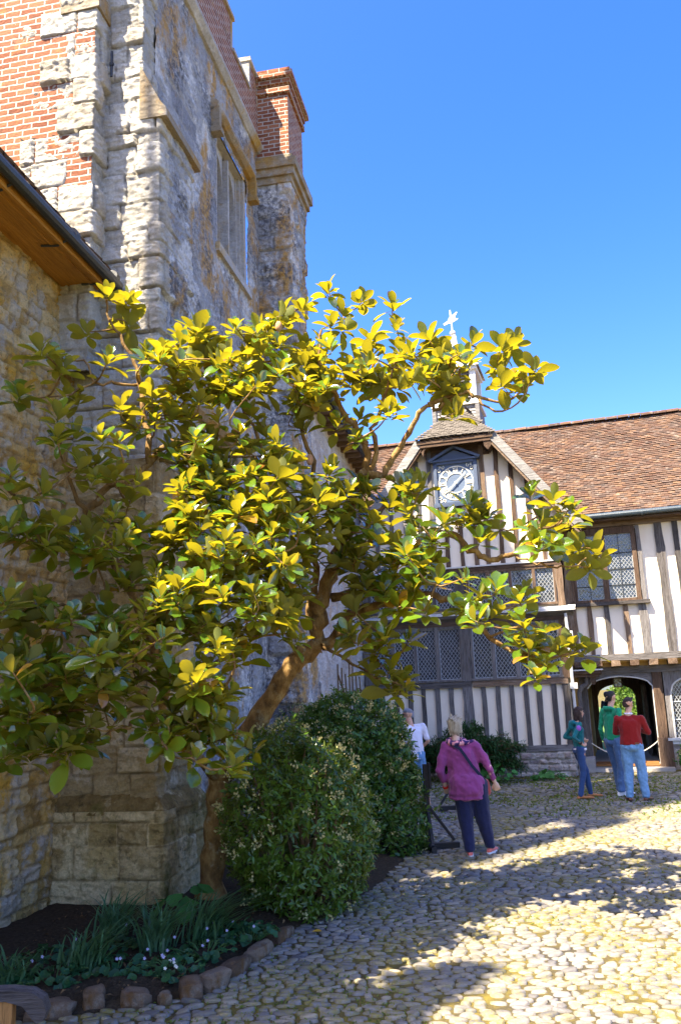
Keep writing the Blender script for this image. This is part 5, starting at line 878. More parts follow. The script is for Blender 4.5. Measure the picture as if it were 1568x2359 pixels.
def magnolia():
    root = empty('magnolia_tree', (-1.45, 8.75, 0), 0, 'spreading magnolia tree with glossy yellow-green leaves and crooked brown trunk in the flower bed', 'tree'); off = np.array((-1.45, 8.75, 0))
    tb = MB(); nodes = []; nd = []
    for k, (P, r0_, r1_) in enumerate(MAG_BR):
        S = smooth_line(P); n = len(S); S = [s + NR.normal(0, .012 if i and r0_ < .1 else .006, 3) * (0 < i < n - 1) for i, s in enumerate(S)]
        rad = [r0_ + (r1_ - r0_) * (i / (n - 1)) for i in range(n)]
        if k == 0: rad[0] *= 1.5; rad[1] *= 1.2; S[0][2] = -.02
        rad = [r * (1 + .12 * sin(i * 2.1 + k) + NR.uniform(-.05, .05)) for i, r in enumerate(rad)]
        tb.tube([s - off for s in S], rad, 10 if r0_ > .05 else 6)
        if k: nodes += S; nd += rad
    for (p, q) in ((MAG_BR[1][0][5], (-.05, -.09, .03)), (MAG_BR[0][0][3], (.10, -.08, .1)), (MAG_BR[2][0][2], (-.04, -.05, 0))):
        tb.ball(np.array(p) + np.array(q) - off, (.06, .05, .055), 9, 6)
    N = np.array(nodes); twig = MB(); items = []
    R = np.array(MAG_RO); dist = np.array([np.min(np.linalg.norm(N - r[:3], axis=1)) for r in R]); order = np.argsort(dist)
    par_dir = []
    for i in order:
        p = R[i, :3]; sc = R[i, 3]
        dv = N - p; d = np.linalg.norm(dv, axis=1) + .8 * np.clip(N[:, 2] - p[2] + .02, 0, 9); j = int(np.argmin(d)); q = N[j]
        mid = (p + q) / 2 + np.array((NR.normal(0, .04), NR.normal(0, .04), -.10 * np.linalg.norm(p - q) + NR.normal(0, .03)))
        S = smooth_line([q, mid, p], 4); L = np.linalg.norm(p - q)
        twig.tube([s - off for s in S], [.0105 - .0055 * k / (len(S) - 1) for k in range(len(S))] if L > .25 else .005, 5)
        N = np.vstack([N, np.array(S[2:-1])]); tip = vnorm(S[-1] - S[-3]); ax = vnorm(tip * .5 + np.array((0, -.05, .75)) + NR.normal(0, .22, 3))
        e1 = vnorm(np.cross(ax, (0.3, 1, .2))); e2 = np.cross(ax, e1); nl = NR.randint(9, 14); ph = NR.rand() * 6
        for k in range(nl):
            t = k / nl; a = ph + k * 2.4; el = radians(70 - 76 * t + NR.normal(0, 12)); rd = e1 * cos(a) + e2 * sin(a)
            dr = rd * cos(el) + ax * sin(el); up = ax * cos(el) - rd * sin(el) + NR.normal(0, .18, 3)
            Ln = sc * NR.uniform(.125, .215) * (.8 + .3 * t); base = p - ax * .085 * t + rd * .008
            items.append((base - off, dr + np.array((0, 0, -.10 * t)), up, Ln, Ln * NR.uniform(.46, .60), NR.uniform(-.05, .38), NR.uniform(.15, .6)))
        if NR.rand() < .45:
            for k in range(3):
                s = S[2] + (S[-1] - S[2]) * NR.uniform(0, .8); a = NR.rand() * 6; Ln = .15 * sc
                items.append((s - off, (cos(a), sin(a), .2 + NR.normal(0, .3)), (NR.normal(0, .3), NR.normal(0, .3), 1), Ln, Ln * .46, .15, .3))
    tb.add(twig.v, twig.f); tb.build('trunk', MAT['bark'], root, True); place_leaves('crown', items, MAT['magleaf'], root)
    b = MB()
    for (x, y, z) in ((-.27, 7.72, 4.12), (-.52, 7.55, 5.4)): b.ball(np.array((x, y, z)) - off, (.035, .035, .055), 8, 6)
    b.build('seed_cone', plain('seed_cone', (.50, .27, .14), .9, .4, 40), root, True)
magnolia()

# ================================================================ shrubs
MAT['shrubleaf'] = leafmat('shrub_leaf', (.055, .125, .02), (.09, .16, .035), .26, .28, (.20, .30, .02), .4, .45)
MAT['shrubnew'] = leafmat('shrub_leaf_yellow', (.065, .13, .014), (.11, .15, .03), .28, .28, (.28, .33, .02), .4, .45)
MAT['yewleaf'] = leafmat('yew_needle', (.032, .085, .024), (.045, .10, .03), .6, .18, (.08, .18, .03), .4, .25)
MAT['cream'] = leafmat('cream_blossom', (.58, .52, .24), (.5, .46, .22), .8, .3, (.58, .52, .22), .12, .1)
def leafcloud(n, surf, rs, L=(.05, .085), wl=.36, droop=.25, k=(6, 9), upb=.5):
    """sprigs of leaves on a crown: surf() gives (point, outward normal)"""
    it = []
    for _ in range(n):
        p, nn = surf(); ax = vnorm(nn + np.array((0, 0, upb)) + rs.normal(0, .35, 3)); e1 = vnorm(np.cross(ax, (.2, .9, .3))); e2 = np.cross(ax, e1); m_ = rs.randint(*k); ph = rs.rand() * 6
        for q in range(m_):
            a = ph + q * 2.4; el = radians(rs.uniform(-25, 60)); rd = e1 * cos(a) + e2 * sin(a); d = rd * cos(el) + ax * sin(el); u = ax * cos(el) - rd * sin(el); l = rs.uniform(*L)
            it.append((p + ax * rs.uniform(-.06, .02), d, u + rs.normal(0, .2, 3), l, l * wl, droop * rs.rand(), .3))
    return it
def tiny(name, items, mat, parent):
    V = []; F = []; n = 0
    for p, d, u, L, W, c, f in items:
        d = vnorm(d); s = vnorm(np.cross(u, d)); u2 = np.cross(d, s); p = np.array(p)
        V += [p, p + d * L * .5 - s * W / 2 + u2 * f * W / 2, p + d * L - u2 * c * L, p + d * L * .5 + s * W / 2 + u2 * f * W / 2, p + d * L * .5]; F += [(n, n + 1, n + 4), (n + 1, n + 2, n + 4), (n + 2, n + 3, n + 4), (n + 3, n, n + 4)]; n += 5
    me = bpy.data.meshes.new(name); me.from_pydata([tuple(v) for v in V], [], F); me.update(); return link(name, me, mat, parent, True)
def shrub(name, loc, rad, label, seed, n, nf, leaf='shrubleaf', L=(.05, .085), wl=.36, upb=.5, bumps=9, fl=True, zc=.42, cat='shrub', inner=.55, lobes=None, group=None):
    rs = np.random.RandomState(seed); root = empty(name, (loc[0], loc[1], 0), 0, label, cat, group); rad = np.array(rad, float)
    B = [vnorm(rs.normal(0, 1, 3) + (0, 0, .3)) for _ in range(bumps)]; amp = rs.uniform(.05, .30, bumps)
    def surf(depth=None):
        while True:
            d = vnorm(rs.normal(0, 1, 3)); 
            if d[2] > -.75: break
        r = 1 - .1; 
        for b_, a_ in zip(B, amp): r += a_ * max(0, (d @ b_) - .45) * 1.8
        r *= (1 - abs(rs.normal(0, .06)) if depth is None else depth)
        p = d * rad * r; p[2] += rad[2] * zc * 2; p[2] = max(p[2], .06); return p, vnorm(d / rad)
    it = leafcloud(n, surf, rs, L, wl, upb=upb) + leafcloud(int(n * .35), lambda: surf(rs.uniform(inner, .85)), rs, L, wl, upb=upb)
    for _ in range(26):
        p, d = surf(1.0); a = vnorm(d + (0, 0, .7) + rs.normal(0, .3, 3)); ln = rs.uniform(.06, .20)
        for q in range(9):
            t = q / 8; e = vnorm(rs.normal(0, 1, 3)); it.append((p + a * ln * t, e + a * .6, a, rs.uniform(*L) * .9, L[1] * wl * .9, .12, .3))
    tiny('foliage', it, MAT[leaf], root)
    b = MB()
    for _ in range(46):
        p, d = surf(rs.uniform(.7, .95)); m_ = p * .5 + np.array((0, 0, -.05)); b.tube([(rs.normal(0, .08), rs.normal(0, .08), 0), m_ + rs.normal(0, .05, 3), p], [.02, .012, .005], 5)
    b.build('stems', MAT['twig'], root)
    if fl:
        ft = []
        for _ in range(nf):
            p, d = surf(1.0)
            if d[2] < -.05 and rs.rand() < .75: continue
            for q in range(rs.randint(12, 20)):
                a = vnorm(d + (0, 0, .5) + rs.normal(0, .7, 3)); ft.append((p + d * .015 + rs.normal(0, .024, 3), a, vnorm(rs.normal(0, 1, 3)), .026, .024, 0, .2))
        tiny('blossom', ft, MAT['cream'], root)
    return root
shrub('flowering_shrub', (-.50, 8.42), (.58, .60, .84), 'nearest rounded dark green shrub with cream blossom beside the magnolia trunk', 3, 1500, 110, 'shrubnew')
shrub('flowering_shrub', (-.02, 11.3), (.84, .82, .98), 'larger dark green shrub with cream blossom behind the nearer one, against the wing wall', 4, 2300, 150, L=(.06, .10), wl=.42)
shrub('flowering_shrub', (-.75, 13.1), (.8, .8, .85), 'far dark green blossoming shrub at the foot of the lime-washed wing', 6, 700, 150)
def yew(loc, label, seed, n, w, h):
    rs = np.random.RandomState(seed); root = empty('yew_shrub', (loc[0], loc[1], 0), HA, label, 'shrub'); b = MB(); it = []
    for _ in range(n):
        a = rs.uniform(0, 2 * pi); tip = np.array((w * cos(a) * rs.uniform(.3, 1), .45 * sin(a), h * rs.uniform(.35, 1.0) * (1 - .35 * abs(cos(a))))); P = smooth_line([(rs.normal(0, .2) * w, 0, 0), tip * .6 + (0, 0, .12), tip, tip + np.array((.16 * cos(a), 0, -.03))], 4); b.tube(P, .008, 4)
        for p in P[3:]:
            for q in range(7):
                d = vnorm(np.array((cos(a), rs.normal(0, .6), rs.normal(.1, .5))) + rs.normal(0, .6, 3)); it.append((p + rs.normal(0, .03, 3), d, (0, 0, 1), rs.uniform(.07, .14), .028, .2, .2))
    b.build('stems', MAT['twig'], root); tiny('foliage', it, MAT['yewleaf'], root)
yew((2.55, 18.95), 'straggling dark green evergreen shrub against the timbered wall, behind the woman in purple', 8, 330, 1.05, 1.25)
yew((1.15, 19.4), 'narrow dark evergreen shrub between the white-shirted man and the woman in purple', 9, 170, .55, 1.45)
MAT['broad'] = leafmat('broad_leaf', (.045, .16, .03), (.07, .18, .05), .5, .25, (.10, .30, .03), .3, .35)
MAT['violetleaf'] = leafmat('violet_leaf', (.02, .075, .025), (.04, .10, .04), .45, .2, (.05, .16, .03), .35, .4)
def disc_plant(name, loc, r, n, ls, label, seed, mat='broad', hgt=.22, cat='plant', group=None, flowers=0, fcol='petal'):
    rs = np.random.RandomState(seed); root = empty(name, (loc[0], loc[1], loc[2]), 0, label, cat, group); V = []; F = []; k = 0; b = MB()
    for _ in range(n):
        a = rs.rand() * 2 * pi; q = r * sqrt(rs.rand()); c = np.array((q * cos(a), q * sin(a), hgt * rs.uniform(.35, 1) * (1 - .4 * q / r))); nn = vnorm(np.array((cos(a) * .5, sin(a) * .5 - .25, 1)) + rs.normal(0, .25, 3)); e1 = vnorm(np.cross(nn, (0, 1, .1))); e2 = np.cross(nn, e1); R_ = ls * rs.uniform(.7, 1.2); b.tube([(c[0] * .3, c[1] * .3, 0), c * .8 + (0, 0, .01), c], .004, 4)
        V.append(c - nn * .006); ph = rs.rand() * 6
        for j in range(9): t = ph + 2 * pi * j / 9; rr = R_ * (1 + .12 * sin(t * 5)) * (.45 if j == 0 else 1); V.append(c + (e1 * cos(t) + e2 * sin(t)) * rr + nn * rs.uniform(-.006, .012))
        F += [(k, k + 1 + j, k + 1 + (j + 1) % 9) for j in range(9)]; k += 10
    me = bpy.data.meshes.new('leaves'); me.from_pydata([tuple(v) for v in V], [], F); me.update(); link('leaves', me, MAT[mat], root, True); b.build('stems', MAT['broadstem'], root)
    if flowers:
        it = []
        for _ in range(flowers):
            a = rs.rand() * 6; q = r * sqrt(rs.rand()); c = np.array((q * cos(a), q * sin(a), hgt * rs.uniform(.9, 1.3)))
            for j in range(5): t = j * 1.256; it.append((c, (cos(t), -.4, sin(t)), (0, -1, .3), .014, .011, .1, .1))
        tiny('blossom', it, MAT[fcol], root)
    return root
MAT['broadstem'] = plain('green_stem', (.08, .15, .04), .7)
MAT['petal'] = leafmat('pale_violet_petal', (.52, .50, .72), (.5, .48, .7), .8, .3, (.5, .48, .7), .1, .1); MAT['petalw'] = leafmat('white_petal', (.8, .8, .74), (.8, .8, .74), .8, .3, (.8, .8, .74), .05, .1)
disc_plant('mallow_plant', (3.1, 18.45, 0), .36, 30, .075, 'bright green round-leaved plant at the right foot of the evergreen shrub', 2, hgt=.5)
disc_plant('mallow_plant', (4.2, 18.85, 0), .40, 30, .08, 'low bright green round-leaved plant by the stone plinth near the woman in teal', 3, hgt=.26)
disc_plant('mallow_plant', (-1.5, 7.95, .06), .28, 10, .10, 'broad round-leaved plant at the foot of the magnolia trunk', 4, hgt=.42)
shrub('flowering_plant', hl(3.3, 1.05, 0)[:2], (.42, .25, .34), 'small light green plant under the arched window at the right edge', 12, 220, 60, 'broad', (.05, .10), .5, fl=True)
for i, (x, y, lab) in enumerate(((-2.12, 6.45, 'violet patch beside the bench arm at the lower left'), (-1.72, 6.55, 'violet patch with few pale flowers between two grass tufts'), (-1.30, 6.62, 'violet patch with most pale flowers near the kerb corner'), (-1.15, 6.95, 'violet patch in front of the rightmost grass tuft'), (-2.35, 6.9, 'dark violet patch against the foot of the cottage wall'), (-1.9, 7.15, 'violet patch between the tall tuft and the inner wall corner'), (-1.0, 7.5, 'violet patch nearest the magnolia trunk'), (-2.45, 6.2, 'violet patch directly above the bench arm'), (-.85, 7.35, 'small violet patch on the bare soil by the long kerb stone'))):
    disc_plant('violet_plant', (x, y, .06), .26, 46, .035, 'low dark green ' + lab, 20 + i, 'violetleaf', .13, 'plant', 'violets in the flower bed', (2, 3, 6, 4, 1, 1, 2, 1, 1)[i])
disc_plant('daisy_plant', (-1.33, 6.42, .05), .14, 6, .03, 'few white daisies just behind the edging stones', 31, 'violetleaf', .10, 'plant', None, 6, 'petalw')
MAT['grassblade'] = leafmat('grass_blade', (.06, .15, .06), (.08, .17, .08), .4, .3, (.14, .28, .06), .4, .4)
def tuft(loc, label, seed, n, L, lean):
    rs = np.random.RandomState(seed); root = empty('grass_tuft', (loc[0], loc[1], .05), 0, label, 'grass tuft', 'strappy tufts in the flower bed'); V = []; F = []; k = 0
    for _ in range(n):
        a = rs.rand() * 2 * pi; b0 = np.array((rs.normal(0, .06), rs.normal(0, .06), 0)); out = np.array((cos(a), sin(a), 0)) * rs.uniform(.15, .8) + np.array(lean); l = L * rs.uniform(.55, 1.1); w = .009; s = vnorm(np.cross(out + (0, 0, .01), (0, 0, 1)))
        for i in range(6):
            t = i / 5; c = b0 + out * l * (.35 * t + .55 * t * t) + np.array((0, 0, l * (t * 1.05 - .45 * t * t))); ww = w * (1 - t ** 2.5) + .0006; V += [c - s * ww, c + s * ww]
        F += [(k + 2 * i, k + 2 * i + 1, k + 2 * i + 3, k + 2 * i + 2) for i in range(5)]; k += 12
    me = bpy.data.meshes.new('blades'); me.from_pydata([tuple(v) for v in V], [], F); me.update(); link('blades', me, MAT['grassblade'], root)
for i, (x, y, n, L, lean, lab) in enumerate(((-1.98, 6.62, 130, .50, (.35, .05, 0), 'strappy grass tuft leaning right, beside the bench arm'), (-1.55, 7.05, 170, .62, (.2, 0, 0), 'tall strappy grass tuft in front of the mossy plinth'), (-1.22, 7.25, 150, .60, (.5, .05, 0), 'silvery strappy grass tuft leaning right, in front of the magnolia trunk'), (-1.98, 7.45, 120, .55, (.25, .1, 0), 'thin dark grass tuft at the inner corner of wall and plinth'), (-2.4, 6.35, 90, .40, (.1, -.1, 0), 'short grass tuft behind the bench arm at the left edge'))):
    tuft((x, y), lab, 40 + i, n, L, lean)
# bare climber on the wing wall
cl_ = empty('climbing_plant', (-.05, 18.6, 0), TR, 'bare brown climber stems trained on the lime-washed wing wall', 'climber'); b = MB(); rs = np.random.RandomState(3)
q0 = (np.array((-.05, 18.6)) - np.array(TF)); ty = q0 @ nT
for i in range(7):
    x = -1.6 + i * .42; P = [(x + rs.normal(0, .05), -.05 - .12 - ty, z) for z in np.linspace(0.1, 2.2 + rs.rand() * .6, 6)]; b.tube(smooth_line(P, 2), .016, 5)
for i in range(3):
    P = [(-1.7 + j * .55, -.05 - .14 - ty, 1.5 + i * .3 + .25 * sin(j * 1.3 + i) - j * .06) for j in range(6)]; b.tube(smooth_line(P, 3), .018, 5)
b.build('stems', MAT['twig'], cl_)
# kerb of rough stones round the bed
def rock(loc, size, rz, label, seed):
    rs = np.random.RandomState(seed); bm = bmesh.new(); bmesh.ops.create_icosphere(bm, subdivisions=3, radius=1)
    for v in bm.verts:
        c = np.array(v.co); p = np.sign(c) * np.abs(c) ** .5; p = p * (1 + .40 * (vn(c[0] * 2 + seed * 7, c[1] * 2 + c[2] * 1.7, seed) - .5) + .10 * (vn(c[0] * 6 + c[2] * 5, c[1] * 6, seed + 3) - .5)); v.co = Vector((p[0] * size[0], p[1] * size[1], p[2] * size[2]))
    me = bpy.data.meshes.new('edging_stone'); bm.to_mesh(me); bm.free(); at_ = me.attributes.new('tone', 'FLOAT', 'POINT'); at_.data.foreach_set('value', np.full(len(me.vertices), rs.rand(), dtype=np.float32))
    o = link('edging_stone', me, MAT['edge'], None, True); o.scale = (.88, .88, .84); o.location = (*loc, size[2] * .45); o.rotation_euler = (rs.normal(0, .06), rs.normal(0, .06), rz); tag(o, label, 'edging stone', 'rough stones edging the flower bed')
MAT['edge'] = stone('edging_sandstone', [(.13, .085, .055), (.22, .15, .10), (.28, .21, .15)], (.20, .10, .03), (.36, .31, .25), (.04, .035, .03), (.2, .2, .2), 6)
ES = [((-1.98, 5.98), (.17, .07, .075), .35, 'long flat grey edging stone next to the bench arm'), ((-1.74, 6.10), (.085, .07, .10), .3, 'upright squarish edging stone right of the long flat one'), ((-1.47, 6.13), (.11, .075, .08), -.05, 'low broad edging stone with a pale top, in front of the grass'), ((-1.28, 6.16), (.05, .05, .055), .2, 'smallest edging stone, below the white daisies'), ((-1.13, 6.24), (.085, .07, .095), .2, 'dark upright edging stone right of the daisies'), ((-.99, 6.42), (.13, .075, .085), .85, 'pale rounded edging stone at the corner of the kerb'), ((-.88, 6.72), (.19, .07, .08), 1.25, 'long edging stone just past the kerb corner'), ((-.76, 7.12), (.21, .07, .075), 1.25, 'longest straight edging stone, in front of the bare soil'), ((-.62, 7.55), (.22, .07, .07), 1.2, 'far edging stone running under the nearest shrub')]
for i, (l, s_, rz, lab) in enumerate(ES): rock(l, s_, rz, lab, i + 1)
# litter on the soil and weeds in the joints of the paving
rs = np.random.RandomState(14); it = []; it2 = []
for _ in range(1500):
    x, y = rs.uniform(-2.7, .3), rs.uniform(5.6, 9.2)
    if inpoly(BED, np.array(x), np.array(y)): it.append(((x, y, rs.uniform(.07, .12)), rs.normal(0, 1, 3) * (1, 1, .4), (rs.normal(0, .4), rs.normal(0, .4), 1), rs.uniform(.015, .055), rs.uniform(.012, .03), .3 * rs.rand(), .4))
MAT['litter'] = leafmat('dry_leaf_litter', (.14, .085, .04), (.18, .12, .07), .9, .05, (.2, .1, .03), .6, .1); tag(tiny('leaf_litter', it, MAT['litter'], None), kind='stuff')
for _ in range(5200):
    y = 4.7 + 6.5 * rs.rand() ** 1.4; x = rs.uniform(-1.6, 3.2)
    if inpoly(BED, np.array(x), np.array(y)) or vn(x * 1.3, y * 1.3, 77) < .40 + .10 * x: continue
    for q in range(3): it2.append(((x + rs.normal(0, .015), y + rs.normal(0, .012), .004), rs.normal(0, 1, 3) * (1, 1, .2) + (0, 0, .8), rs.normal(0, 1, 3), rs.uniform(.012, .034), .010, .2, .2))
for _ in range(9000):
    y = rs.uniform(13.5, 20.5); x = rs.uniform(.8, 8.5); q_ = np.array((x, y)) - HO
    if (q_ @ hy) > -.15 or vn(x * .9, y * .9, 31) < .52 - .07 * max(0, y - 14): continue
    it2.append(((x, y, .006), rs.normal(0, 1, 3) * (1, 1, .2) + (0, 0, .5), rs.normal(0, 1, 3), rs.uniform(.03, .07), .03, .2, .2))
MAT['weed'] = leafmat('joint_weed', (.10, .15, .02), (.12, .15, .03), .7, .25, (.24, .28, .03), .5, .2); tag(tiny('weeds_in_the_joints', it2, MAT['weed'], None), kind='stuff')
# yellow fallen leaf
it = [((0, 0, 0), (1, .3, .05), (0, -.2, 1), .085, .045, .1, .3)]
MAT['fallen'] = leafmat('fallen_leaf', (.55, .30, .03), (.5, .28, .05), .7, .2, (.6, .3, .02), .1, .2)
o = place_leaves('fallen_leaf', it, MAT['fallen'], None); o.location = (-.37, 7.62, .035); tag(o, 'single yellow fallen leaf on the cobbles below the nearest shrub', 'leaf')
# garden beyond the archway
rs = np.random.RandomState(2)
def hedge():
    c = hl(1.9, 17.5, 0); root = empty('garden_hedge', c, HA, 'sunlit clipped green hedge seen through the far end of the passage', 'hedge')
    it = []
    for _ in range(2600):
        p = np.array((rs.uniform(-.6, 6), rs.normal(0, .12), rs.uniform(0, 3.4))); p[0] = max(p[0], -.6 + 1.1 * (p[2] - 1.6)) if p[2] > 1.6 else p[0]
        it += [(p, rs.normal(0, 1, 3), rs.normal(0, 1, 3), rs.uniform(.10, .17), .08, .1, .2) for q in range(2)]
    tiny('leaves', it, MAT['shrubnew'], root); b = MB(); b.poly([(-.6, 0), (6, 0), (6, 3.3), (1.2, 3.3), (-.6, 1.6)], .12, 1.0); b.build('hedge_core', MAT['lawn'], root)
hedge()
# unseen trees added beyond the cottage gable to cast shade on the paving
def shade_tree(loc, h, r, n, label, seed, lo=.16):
    rs = np.random.RandomState(seed); root = empty('unseen_shade_tree', (*loc, 0), 0, label, 'tree'); b = MB(); b.tube([(0, 0, 0), (.05, 0, h * .5), (0, .05, h)], [r * .3, r * .22, .02], 8); it = []
    for _ in range(n):
        z = h * (lo + (1 - lo) * rs.rand()); w = r * min(1, (h - z) / (h * .22)) * sqrt(rs.rand()) * (.85 + .15 * sin(z * 2)); a = rs.rand() * 6.3
        it.append((np.array((w * cos(a), w * sin(a), z)), rs.normal(0, 1, 3), (0, 0, 1), rs.uniform(.22, .34), .2, .1, .2))
    b.build('trunk', MAT['bark'], root); tiny('crown', it, MAT['shrubleaf'], root)
shade_tree((-7.3, 3.24), 23, .38, 3600, 'unseen slender tall tree added for shade beyond the cottage gable', 5)
shade_tree((-4.38, 2.0), 10.6, .55, 1700, 'unseen short slim tree added for shade beside the cottage gable', 6)
shade_tree((-7.61, 3.62), 27.6, .34, 900, 'second unseen slender tree added for shade beyond the cottage gable, crown high up', 8, .812)
# ================================================================ people: each figure grown as one skin from tapered limbs
ICO = {}
def ico(sub):
    if sub not in ICO:
        bm = bmesh.new(); bmesh.ops.create_icosphere(bm, subdivisions=sub, radius=1); ICO[sub] = np.array([v.co[:] for v in bm.verts]); bm.free()
    return ICO[sub]
def union(name, caps, m, parent, voxel=.012, smooth=4, fold=0.0, seed=0, sub=2):
    """caps: (p0, r0, p1, r1); radii may be triples. Hulls are joined, voxel-remeshed and smoothed into one surface."""
    bm = bmesh.new(); S = ico(sub)
    for c in caps:
        vs = []
        for p, r in ((c[0], c[1]), (c[2], c[3])):
            r = np.array(r if hasattr(r, '__len__') else (r, r, r), float)
            vs += [bm.verts.new(tuple(np.array(p, float) + s * r)) for s in S]
        res = bmesh.ops.convex_hull(bm, input=vs)
        junk = [g for g in res['geom_interior'] if isinstance(g, bmesh.types.BMVert)]
        bmesh.ops.delete(bm, geom=junk, context='VERTS')
    me = bpy.data.meshes.new(name + '_raw'); bm.to_mesh(me); bm.free()
    o = bpy.data.objects.new(name, me); COL.objects.link(o)
    r = o.modifiers.new('r', 'REMESH'); r.mode = 'VOXEL'; r.voxel_size = voxel
    if smooth: q = o.modifiers.new('s', 'SMOOTH'); q.factor = .6; q.iterations = smooth
    dg = bpy.context.evaluated_depsgraph_get(); me2 = bpy.data.meshes.new_from_object(o.evaluated_get(dg)); bpy.data.objects.remove(o); bpy.data.meshes.remove(me)
    if fold and len(me2.vertices):
        n = len(me2.vertices); co = np.empty(n * 3); me2.vertices.foreach_get('co', co); co = co.reshape(-1, 3); no = np.empty(n * 3); me2.vertices.foreach_get('normal', no); no = no.reshape(-1, 3)
        h = fbm(co[:, 0] * 9 + co[:, 1] * 7 + seed, co[:, 2] * 13 + co[:, 0] * 5, 3, seed) + .6 * fbm(co[:, 0] * 22 + seed, co[:, 2] * 9 + co[:, 1] * 15, 2, seed + 4)
        co += no * (h * fold)[:, None]; me2.vertices.foreach_set('co', co.reshape(-1)); me2.update()
    me2.name = name; me2.materials.clear(); return link(name, me2, m, parent, True)
MAT['skin'] = M('skin', .55, .35).col((.62, .35, .24)).m; MAT['skin'].node_tree.nodes['Principled BSDF'].inputs['Subsurface Weight'].default_value = .08
MAT['skin_pale'] = M('pale_skin', .55, .35).col((.66, .44, .35)).m
MAT['eyeblack'] = plain('dark_eye', (.02, .015, .012), .3, .1, 4, .5, 0)
MAT['lip'] = plain('lip', (.45, .16, .13), .5, .1, 4, .4, 0)
def hair_mat(n, c, c2): 
    s = M(n, .55, .4); s.col(s.mix(s.noise(16, 5, s.co((3, 3, .7)), .7), c, c2)); s.bump(s.noise(30, 4, s.co((4, 4, .6))), .02); return s.m
V3 = lambda *a: np.array(a, float)
def hand(pw, pe, side, curl=.5, thumb=(0, .5, 0)):
    """palm and five bent fingers continuing the forearm from elbow pe to wrist pw"""
    d = vnorm(pw - pe); s = vnorm(np.cross(d, (0, 1, .15))); f = np.cross(s, d); caps = []; k = pw + d * .075
    caps.append((pw, .026, pw + d * .03, (.03, .022, .03)))
    for i, (o, L) in enumerate(((-.032, .066), (-.011, .076), (.011, .072), (.031, .056))):
        b0 = k + s * o * side; caps.append((pw + s * o * .7 * side + d * .012, .017, b0, .0125)); m_ = b0 + d * L * .5 * cos(curl) + f * L * .5 * sin(curl); e = m_ + d * L * .5 * cos(curl * 2.2) + f * L * .5 * sin(curl * 2.2)
        caps += [(b0, .0115, m_, .0105), (m_, .0105, e, .008)]
    t0 = pw + d * .02 - s * .03 * side; t1 = t0 + d * .03 - s * .022 * side + f * .018; t2 = t1 + d * .028 + f * .012
    caps += [(t0, .015, t1, .012), (t1, .012, t2, .009)]; return caps
